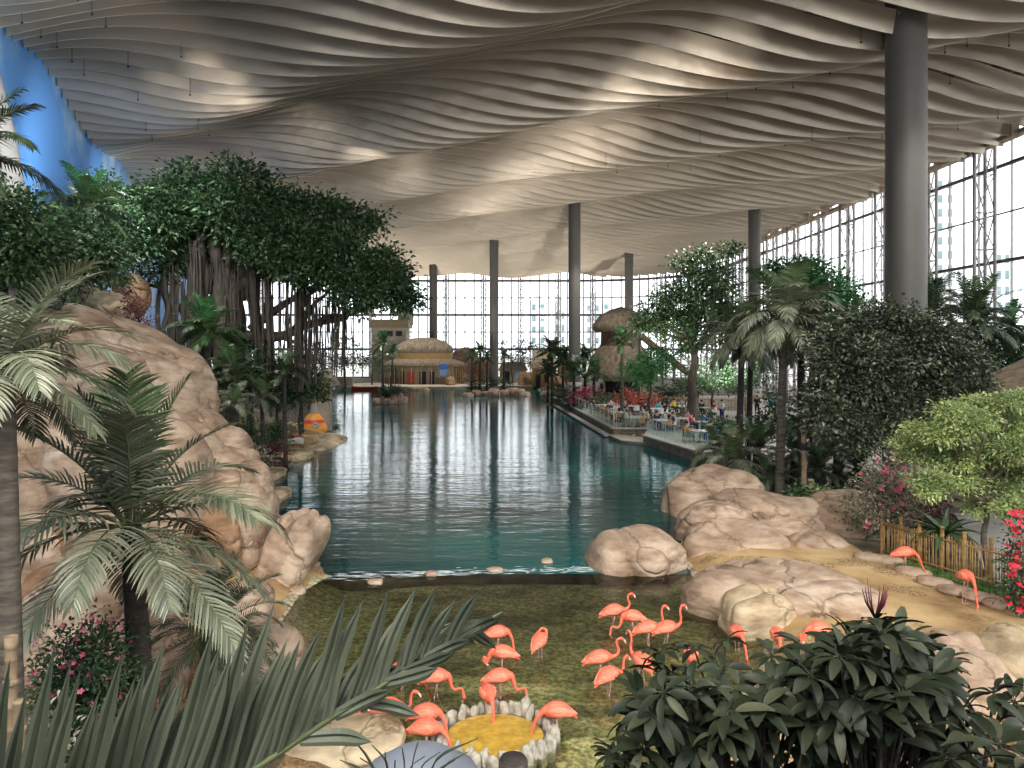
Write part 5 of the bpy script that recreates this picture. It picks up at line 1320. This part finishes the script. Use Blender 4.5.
def chair(loc, rz, kind, label):
    t = thing('dining_chair', label, 'chair', loc, rz); s, b, l = CH[kind]
    obj('seat', s, t); obj('backrest', b, t)
    for q in l: obj('leg', q, t)
ZT = .58; rnd = random.Random(33)
plates = MB().lathe([(0, .755), (.07, .755), (.12, .768), (.125, .765), (.07, .75)], n=16).mesh('plate', M['white'])
cup = MB().lathe([(0, .75), (.03, .75), (.035, .84), (.03, .84), (.027, .76)], n=10).mesh('cup', M['cyan'])
TB = [  # px, py of the foot, name, people: (angle, shirt, trousers)
 (603, 413, 'at the far left end', [(170, 'black', 'grey'), (20, 'white', 'black')]),
 (617, 421, 'left of the terrace corner', [(200, 'pink', 'black'), (60, 'black', 'navy'), (-20, 'purple', 'grey')]),
 (634, 414, 'beside the slim palm', [(150, 'grey', 'black'), (30, 'red', 'navy')]),
 (637, 427, 'at the terrace corner', [(190, 'white', 'grey'), (10, 'beige', 'black')]),
 (655, 417, 'under the bright tree', [(180, 'navy', 'black'), (60, 'cyan', 'white'), (0, 'black', 'black')]),
 (661, 430, 'at the wall gap', [(100, 'navy', 'navy'), (-10, 'navy', 'black')]),
 (680, 414, 'in the middle back', [(120, 'yellow', 'black'), (20, 'white', 'grey')]),
 (681, 428, 'in the middle front', [(160, 'black', 'black'), (40, 'pink', 'grey')]),
 (704, 416, 'beside the low hedge', [(90, 'black', 'black'), (0, 'red', 'grey')]),
 (703, 432, 'right of middle front', [(150, 'red', 'navy'), (70, 'blue', 'black'), (0, 'beige', 'white')]),
 (700, 442, 'nearest the pool wall', [(180, 'orange', 'grey'), (20, 'white', 'blue')]),
 (724, 436, 'by the corner palms', [(150, 'white', 'black'), (60, 'navy', 'navy'), (-10, 'orange', 'grey')]),
 (729, 449, 'beside the grey cycad', [(170, 'pink', 'black'), (60, 'red', 'black')])]
where = {0: 'right', 1: 'far', 2: 'left', 3: 'near'}
for ti, (px, py, nm, ppl) in enumerate(TB):
    q = G(px, py, ZT)
    t = thing('dining_table', 'white round dining table '+nm, 'table', (q.x, q.y, ZT), 0)
    obj('tabletop', t_top, t); obj('pedestal', t_leg, t); obj('base', t_base, t)
    used = []
    for a, s_, tr in ppl:
        r = math.radians(a); x, y = q.x+math.cos(r)*.86, q.y+math.sin(r)*.86; rz = r+PI/2; sd = where[int(((a+45) % 360)//90)]
        kind = 'wicker' if ti in (1, 3, 10) else 'white'
        chair((x, y, ZT), rz, kind, ('wicker' if kind == 'wicker' else 'pale')+' chair of the person in %s, %s side of table %s' % (s_, sd, nm))
        person((x, y, ZT), rz, True, s_, tr, 'person in %s top seated %s side of table %s' % (s_, sd, nm))
        used.append(a)
    a = -100+ti*7; r = math.radians(a); kind = 'wicker' if ti in (1, 3, 0, 5) else ('blue' if ti == 10 else 'white')
    chair((q.x+math.cos(r)*.9, q.y+math.sin(r)*.9, ZT), r+PI/2, kind, 'empty %s armchair on the pool side of the table %s' % (kind, nm))
    for k in range(2):
        tag(obj('plate', plates, None, (q.x+math.cos(k*2.6+ti)*.3, q.y+math.sin(k*2.6+ti)*.3, ZT)), 'small white plate on the dining table '+nm, 'plate', 'plates on table %s' % nm)
    tag(obj('cup', cup, None, (q.x+.05, q.y-.12, ZT)), 'pale blue cup in the centre of the table '+nm, 'cup')
# standing people
for (px, py, sh, tr, rz, lb) in [(771, 415, 'cyan', 'green', 3.1, 'person in bright cyan top and green trousers standing beyond the corner palms'), (757, 415, 'black', 'black', 2.8, 'person in black standing left of the cyan shirted person'), (688, 408, 'black', 'black', 1.5, 'waiter in black leaning over the back tables'), (655, 404, 'cyan', 'grey', .5, 'person in cyan standing under the bright terrace tree'), (669, 406, 'green', 'white', 3.3, 'person in green top standing behind the middle tables'), (722, 421, 'white', 'navy', 2, 'person in white standing between the hedge and the corner palms')]:
    q = G(px, py, ZT); person((q.x, q.y, ZT), rz, False, sh, tr, lb)
# timber frame near the standing staff
q = G(760, 417, ZT); t = thing('timber_frame', 'yellow timber frame behind the cyan shirted person', 'frame', (q.x, q.y+.8, ZT))
for x in (-1.0, 1.6): obj('post', MB().tube([(x, 0, 0), (x, 0, 1.75)], .07, 8).mesh('post', M['bamboo_grey']), t)
obj('beam', MB().tube([(-1.2, 0, 1.6), (1.8, 0, 1.6)], .06, 8).mesh('beam', M['bamboo']), t)
# back fence of the terrace
a, b = G(668, 409, ZT), G(752, 411, ZT)
t = thing('bamboo_fence', 'pale bamboo screen fence at the back of the dining terrace', 'fence', a); d = b-a
for k in range(60):
    p = d*k/59; obj('picket', MB().tube([p, p+Vector((0, 0, 1.15+.05*(k % 3)))], .045, 5).mesh('picket', M['bamboo_grey']), t)
for z in (.25, 1.0): obj('rail', MB().bar((0, -.05, z), (d.x, d.y-.05, z), .07).mesh('rail', M['bamboo']), t)
# ---- tall two tiered thatched hut
q = P(621, 345, 84); t = thing('thatched_hut', 'tall two tiered thatched hut on the terrace', 'hut', (q.x, 84, .45)); s = 84/F
def tz(py): return CZ+(HOR-py)*s-.45
R1 = 29*s; R2 = 35*s
obj('upper_roof', MB().lathe([(R1*.9, tz(331)-.1), (R1, tz(328)), (R1*.97, tz(325)), (R1*.75, tz(316)), (R1*.4, tz(310)), (.2, tz(307)), (0, tz(307))], n=36).mesh('upper_roof', M['thatch']), t)
obj('drum', MB().lathe([(R1*.72, tz(352)), (R1*.68, tz(329))], n=28).mesh('drum', M['wood']), t)
obj('lower_roof', MB().lathe([(R2*.93, tz(380)), (R2, tz(376)), (R2*.97, tz(372)), (R2*.86, tz(358)), (R2*.66, tz(348)), (R2*.5, tz(343))], n=36).mesh('lower_roof', M['thatch']), t)
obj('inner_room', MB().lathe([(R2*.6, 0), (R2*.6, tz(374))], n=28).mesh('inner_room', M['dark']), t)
for k in range(10):
    a = 2*PI*k/10+.2; obj('post', MB().tube([(R2*.82*math.cos(a), R2*.82*math.sin(a), 0), (R2*.82*math.cos(a), R2*.82*math.sin(a), tz(376))], .13, 8).mesh('post', M['bamboo']), t)
obj('counter', MB().lathe([(R2*.75, .0), (R2*.75, 1.1), (R2*.7, 1.15), (R2*.6, 1.15)], n=28).mesh('counter', M['wood']), t)
# timber stair beside the hut
t = thing('timber_stair', 'long timber stair slanting down behind the terrace trees', 'stair', P(640, 345, 78)); o = P(640, 345, 78)
pa, pb = P(640, 335, 78)-o, P(712, 392, 74)-o
for sd in (-.7, .7): obj('stringer', MB().bar(pa+Vector((0, sd, 0)), pb+Vector((0, sd, 0)), .16, 0, .5).mesh('stringer', M['wood']), t)
for sd in (-.75, .75): obj('handrail', MB().bar(pa+Vector((0, sd, 1.2)), pb+Vector((0, sd, 1.2)), .09).mesh('handrail', M['bamboo_grey']), t)
for k in range(22): p = pa.lerp(pb, (k+.5)/22); obj('tread', MB().box(p+Vector((0, 0, .1)), (.42, 1.3, .07)).mesh('tread', M['wood']), t)
for k in range(6): p = pa.lerp(pb, k/5.2); obj('post', MB().tube([(p.x, .6, .45-o.z), (p.x, .6, p.z)], .12, 7).mesh('post', M['bark_brown']), t)
# ---- far pavilion
D = 126; s = D/F; o = P(424, HOR, D); o.z = .3
t = thing('thatched_pavilion', 'large thatched bar pavilion on the far shore with yellow fascia', 'pavilion', o)
def zz(py): return CZ+(HOR-py)*s-.3
def oval(prof, m, name, sx=1, cx=0, n=40, par=None): return obj(name, MB().lathe(prof, (cx, 0, 0), n, sy=.62).mesh(name, m), par or t)
oval([(29*s, zz(353)), (30*s, zz(350)), (28*s, zz(346)), (20*s, zz(341)), (10*s, zz(338)), (0, zz(337.5))], M['thatch'], 'upper_roof')
oval([(28*s, zz(360)), (29.5*s, zz(349))], M['bamboo'], 'fascia')
oval([(40*s, zz(366.5)), (41*s, zz(364)), (36*s, zz(361)), (27*s, zz(358.5))], M['thatch'], 'lower_roof')
for k in range(24):
    a = 2*PI*k/24; obj('post', MB().tube([(38*s*math.cos(a), 38*s*.62*math.sin(a), 0), (38*s*math.cos(a), 38*s*.62*math.sin(a), zz(365))], .11, 6).mesh('post', M['bamboo']), t)
oval([(30*s, 0), (30*s, zz(362))], M['plaster'], 'inner_wall')
for k, (px, w_, m_) in enumerate([(397, 1.0, 'dark'), (405, .8, 'dark'), (413, 1.2, 'red'), (425, 1.1, 'dark'), (434, .8, 'dark')]):
    x = (px-424)*s; y = -30*s*.62*math.sqrt(max(.05, 1-(x/(30*s))**2))-.06
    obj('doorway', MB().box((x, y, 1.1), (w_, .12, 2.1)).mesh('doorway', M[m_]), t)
for (x0, x1) in ((383, 399), (438, 462)):
    mb = MB()
    for k in range(14):
        x = (x0+(x1-x0)*k/13-424)*s; mb.box((x, -22*s*(1-abs(x)/(60*s)), .5), (.1, .1, 1))
    mb.bar(((x0-424)*s, -22*s*(1-abs((x0-424)/60)), 1), ((x1-424)*s, -22*s*(1-abs((x1-424)/60)), 1), .12); obj('railing', mb.mesh('railing', M['wood']), t)
q = P(443.5, 369.5, 115.5); 
t = thing('sign_board', 'blue and pale blue sign board hanging at the pavilion front', 'sign', q)
obj('upper_panel', MB().box((0, 0, .45), (1.15, .1, .85)).mesh('panel', M['blue']), t); obj('lower_panel', MB().box((0, 0, -.45), (1.15, .1, .9)).mesh('panel', M['cyan']), t)
obj('pole', MB().tube([(0, .1, -q.z+.3), (0, .1, .8)], .05, 6).mesh('pole', M['steel_white']), t)
t = thing('stone_deck', 'low stone quay under the far pavilion', 'quay', (o.x, D, 0)); obj('quay_slab', MB().prism([(-11, -9.5), (6, -9.5), (22, -6), (22, 8), (-14, 8), (-14, -4)], -1.2, .34).mesh('quay', M['plaster']), t)
rock('flat pale rock at the waterline before the far pavilion', (P(419, 382, 113).x, 113, .1), (1.7, .9, .5), 611, m=M['rock3'], sub=3)
# stone tower block behind
D = 138; s = D/F; o = P(391, HOR, D); o.z = .3
t = thing('stone_tower', 'square stone tower with beige parapet behind the far pavilion', 'tower', o)
zt = CZ+(HOR-325)*s-.3
obj('wall', MB().box((0, 0, zt/2), (34*s, 5, zt)).mesh('wall', M['plaster']), t)
obj('parapet', MB().box((0, 0, zt+.2), (39*s, 5.6, 1.5)).mesh('parapet', M['bamboo_grey']), t)
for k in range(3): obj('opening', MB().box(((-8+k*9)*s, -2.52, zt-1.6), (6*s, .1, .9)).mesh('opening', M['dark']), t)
obj('turret', MB().lathe([(8*s, zt), (8*s, zt+3.0), (4*s, zt+4.4), (0, zt+4.8)], (14*s, .8, 0), 20).mesh('turret', M['plaster']), t)
# shops and rockwork of the far shore
D = 131
def far_hut(px, w, top, eave, lb, wallm, D=131):
    s = D/F; o = P(px, HOR, D); o.z = .3; t = thing('shore_hut', lb, 'hut', o); W = w*s; ze = CZ+(HOR-eave)*s-.3; zt = CZ+(HOR-top)*s-.3
    obj('wall', MB().box((0, 0, ze/2), (W*.86, 4.4, ze)).mesh('wall', wallm), t)
    obj('roof', MB().add([(-W/2, -2.9, ze-.2), (W/2, -2.9, ze-.2), (W/2, 2.9, ze-.2), (-W/2, 2.9, ze-.2), (-W*.36, 0, zt), (W*.36, 0, zt)], [(0, 1, 5, 4), (2, 3, 4, 5), (1, 2, 5), (3, 0, 4), (0, 3, 2, 1)]).mesh('roof', M['thatch']), t)
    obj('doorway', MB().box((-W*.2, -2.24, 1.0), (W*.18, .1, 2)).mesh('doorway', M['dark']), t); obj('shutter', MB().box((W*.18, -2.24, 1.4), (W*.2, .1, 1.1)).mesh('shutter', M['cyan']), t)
    for x in (-W*.42, W*.42): obj('post', MB().tube([(x, -2.7, 0), (x, -2.7, ze)], .1, 6).mesh('post', M['bamboo']), t)
far_hut(513, 30, 362, 369, 'low shop hut with pale shutter on the far shore right of the islet', M['plaster'])
far_hut(543, 26, 350, 367, 'steeper yellowish thatched shop hut on the far shore left of the terrace palms', M['bamboo'], 118)
for k, (px, top, w_, D, lb) in enumerate([(464, 348, 30, 135, 'broad grey brown rockwork wall behind the islet palms'), (484, 358, 24, 134, 'lower rockwork right of the grey brown wall on the far shore'), (528, 372, 20, 122, 'brown rock at the foot of the far shop huts'), (556, 376, 18, 112, 'brown waterline rock near the terrace palms'), (566, 352, 16, 122, 'tall rockwork behind the palms at the terrace end'), (450, 376, 10, 122, 'small rock at the right foot of the far pavilion')]):
    RK(lb, px, top, w_, D, (top < 371)*3+ (385-top)*D/F+1, 4, 700+k, m=M['rock2'] if k != 0 else M['rockred'], sub=4)
# left shore wall, boat, lantern
D = 118; s = D/F; o = P(338, HOR, D); t = thing('garden_wall', 'pale low wall at the far end of the left shore', 'wall', (o.x, D, .2)); obj('wall_body', MB().box((0, 0, .75), (30*s, .5, 1.5)).mesh('wall', M['plaster']), t); obj('coping', MB().box((0, 0, 1.55), (31*s, .7, .14)).mesh('coping', M['concrete']), t)
q = P(365, 381, 112); t = thing('rowing_boat', 'dark red wooden boat moored at the far left shore', 'boat', (q.x, q.y, .0))
v = []; N = 14
for k in range(N+1):
    x = -2+4*k/N; w = .62*math.sin(PI*min(.98, .06+.9*k/N))**.6; v += [(x, -w, .5+.15*(x/2)**2), (x, -w*.7, .1), (x, 0, -.08), (x, w*.7, .1), (x, w, .5+.15*(x/2)**2)]
f = [(k*5+c, k*5+c+1, k*5+c+6, k*5+c+5) for k in range(N) for c in range(4)]
obj('hull', MB().add(v, f, 0, True).mesh('hull', M['red']), t)
for x in (-.8, .4): obj('seat', MB().box((x, 0, .35), (.25, 1.1, .04)).mesh('seat', M['wood']), t)
q = P(325, 372, 60); t = thing('lantern_kiosk', 'small thatched lantern kiosk on a stone post behind the buoy', 'lantern', (q.x, 60, .0))
obj('post', MB().box((0, 0, 1.5), (.9, .9, 4.1)).mesh('post', M['plaster']), t); obj('roof', MB().lathe([(1.25, 3.6), (1.0, 4.0), (.3, 4.9), (0, 5.0)], n=16).mesh('roof', M['thatch']), t)
obj('opening', MB().box((0, -.46, 3.0), (.45, .05, .6)).mesh('opening', M['yellow']), t)
# orange buoy
q = P(314, 435, 57); t = thing('buoy', 'orange domed buoy with grey neck at the end of the sandy ledge', 'buoy', (q.x, 57, .05)); s = 57/F
obj('float', MB().lathe([(0, 0), (11*s, .02), (13.5*s, .25), (13*s, .55), (9*s, 1.15), (5.5*s, 1.5), (4*s, 1.55)], n=32).mesh('float', M['orange']), t)
obj('band', MB().lathe([(11.2*s, .86), (11.0*s, .90), (9.6*s, 1.06), (9.3*s, 1.1)], n=32, sx=1.02, sy=1.02).mesh('band', M['red']), t)
obj('neck', MB().lathe([(4.2*s, 1.5), (3.0*s, 2.3), (2.7*s, 2.5)], n=20).mesh('neck', M['concrete']), t)
obj('lamp_cap', MB().lathe([(3.2*s, 2.45), (3.4*s, 2.6), (2.2*s, 2.85), (0, 2.95)], n=20).mesh('cap', M['orange']), t)
rx = 12.6*s
mb = MB(); mb.lathe([(0, 0), (.24, 0), (.24, .05), (.14, .05), (.14, .02), (0, .02)], n=18); em = mb.mesh('emblem', M['concrete'])
o_ = obj('emblem', em, t, (.35, -rx*.86, .72), (PI/2*.82, 0, .35))
rock('grey flat stone under the orange buoy', (q.x+.5, 56.6, -.02), (1.5, .9, .16), 640, m=M['concrete'], sub=3)
# red and white boat lying on the shore
q = P(272, 442, 46.5); t = thing('canoe', 'red and white canoe lying on the left shore ledge', 'canoe', (q.x, q.y, .62), .1)
v = []; N = 14
for k in range(N+1):
    x = -1.9+3.8*k/N; w = .36*math.sin(PI*min(.98, .04+.92*k/N))**.7; v += [(x, -w, .38+.12*(x/2)**2), (x, -w*.75, .08), (x, 0, 0), (x, w*.75, .08), (x, w, .38+.12*(x/2)**2)]
obj('hull', MB().add(v, f, 0, True).mesh('hull', M['white']), t)
obj('gunwale', MB().tube([(-1.9, 0, .5), (-1, -.33, .42), (0, -.38, .40), (1, -.33, .42), (1.9, 0, .5), (1, .33, .42), (0, .38, .4), (-1, .33, .42), (-1.9, 0, .5)], .05, 6).mesh('gunwale', M['red']), t)
# ================================================================ LIGHT AND CAMERA
w = bpy.data.worlds.new('World'); sc.world = w; w.use_nodes = True
bg = w.node_tree.nodes['Background']; bg.inputs[0].default_value = (.93, .97, 1, 1); bg.inputs[1].default_value = 2.8
def area(loc, target, size, power, color=(1, .95, .88), sy=None):
    l = bpy.data.lights.new('hall_lamp', 'AREA'); l.energy = power; l.color = color; l.size = size; l.spread = 1.45
    if sy: l.shape = 'RECTANGLE'; l.size_y = sy
    o = bpy.data.objects.new('hall_lamp', l); C.objects.link(o); o.location = loc
    o.rotation_euler = (Vector(target)-Vector(loc)).to_track_quat('-Z', 'Y').to_euler(); return o
area((-6, -4, 19), (-2, 18, 0), 9, 1450, sy=5)
area((12, -2, 19), (6, 24, 0), 8, 1350, sy=5)
area((-14, 8, 19.3), (-12, 30, 2), 6, 800, sy=4)
def spot(loc, target, power, color=(1, .93, .82), ang=70, r=.25):
    l = bpy.data.lights.new('added_spot', 'SPOT'); l.energy = power; l.color = color; l.spot_size = math.radians(ang); l.spot_blend = .8; l.shadow_soft_size = r
    o = bpy.data.objects.new('added_spot', l); C.objects.link(o); o.location = loc
    o.rotation_euler = (Vector(target)-Vector(loc)).to_track_quat('-Z', 'Y').to_euler(); return o
# unseen spots added just under the fins to make their glints
for (px, py, pw, col) in [(205, 75, 900, None), (225, 100, 900, None), (165, 90, 600, None), (130, 28, 160, (1, .6, .3)), (655, 72, 1000, None), (735, 48, 800, None), (620, 95, 800, None), (560, 150, 1500, None), (615, 140, 1200, None), (365, 158, 1500, None), (700, 60, 700, None), (520, 178, 1500, None), (480, 205, 1500, None), (735, 70, 120, (1, .6, .3)), (180, 141, 250, (1, .65, .35)), (610, 149, 200, (1, .6, .3)), (200, 170, 300, (1, .65, .35))]:
    D = 13*F/(HOR-py); q = P(px, py, D); s = D/32
    spot((q.x, q.y-1.3*s-.6, q.z-1.2*s), (q.x, q.y+.6, q.z+.3), pw*.35*s, col or (1, .95, .88), 60)
for (x, y, z, pw) in [(8, 50, 3, 5000), (18, 62, 3, 6000), (-12, 90, .5, 7000), (20, 88, 3, 7000), (-24, 62, 4, 5500), (-20, 90, 3, 7000), (8, 108, 3, 6500), (-32, 110, 3, 7000), (-4, 60, .6, 4000)]:   # unseen fill spots added low down to brighten the far ceiling
    spot((x, y, z), (x, y+10, 22), pw*1.35, (1, .95, .86), 135, .3)
for (y, z) in ((30, 5), (42, 6), (56, 6)):   # unseen spots added to brighten the painted sky
    spot((left_x(y)+9, y-7, 16), (left_x(y), y+2, 13), 2600, (.92, .96, 1), 120, .3)
for (x, y, pw) in [(-18, 36, 3000), (-16, 50, 3000), (-14, 62, 2500), (10, 46, 2600), (14, 58, 3000), (16, 72, 3000), (8, 76, 2600), (6, 29, 1500), (17, 27, 1800), (22, 44, 2600), (-12, 118, 4000), (-22, 120, 4000), (0, 116, 3500), (14, 96, 3000), (-14, 86, 2500), (-2, 98, 2500)]:   # unseen spots added overhead to lift the dark middle of the hall
    spot((x, y, 18.6), (x, y+1, 0), pw*1.7, (1, .96, .90), 95, .4)
for x in (-7, 5, 14): spot((x, -1, 6.5), (x*1.6, 30, 23), 2200, (1, .93, .84), 66, .4)   # unseen fill spots added beside the viewer to light the near fins
cam = bpy.data.cameras.new('Camera'); co = bpy.data.objects.new('Camera', cam); C.objects.link(co); sc.camera = co
co.location = (0, 0, CZ); co.rotation_euler = (PI/2, 0, 0)
cam.sensor_width = 36; cam.lens = 36*F/1024; cam.shift_y = (HOR-384)/1024; cam.clip_start = .05; cam.clip_end = 2000
sc.view_settings.view_transform = 'Standard'; sc.view_settings.look = 'None'; sc.view_settings.exposure = .1; sc.view_settings.gamma = 1
sc.view_settings.use_curve_mapping = False
sc.cycles.use_denoising = True
sc.cycles.max_bounces = 8; sc.cycles.transparent_max_bounces = 16; sc.cycles.diffuse_bounces = 4; sc.cycles.glossy_bounces = 4
sc.cycles.sample_clamp_indirect = 8
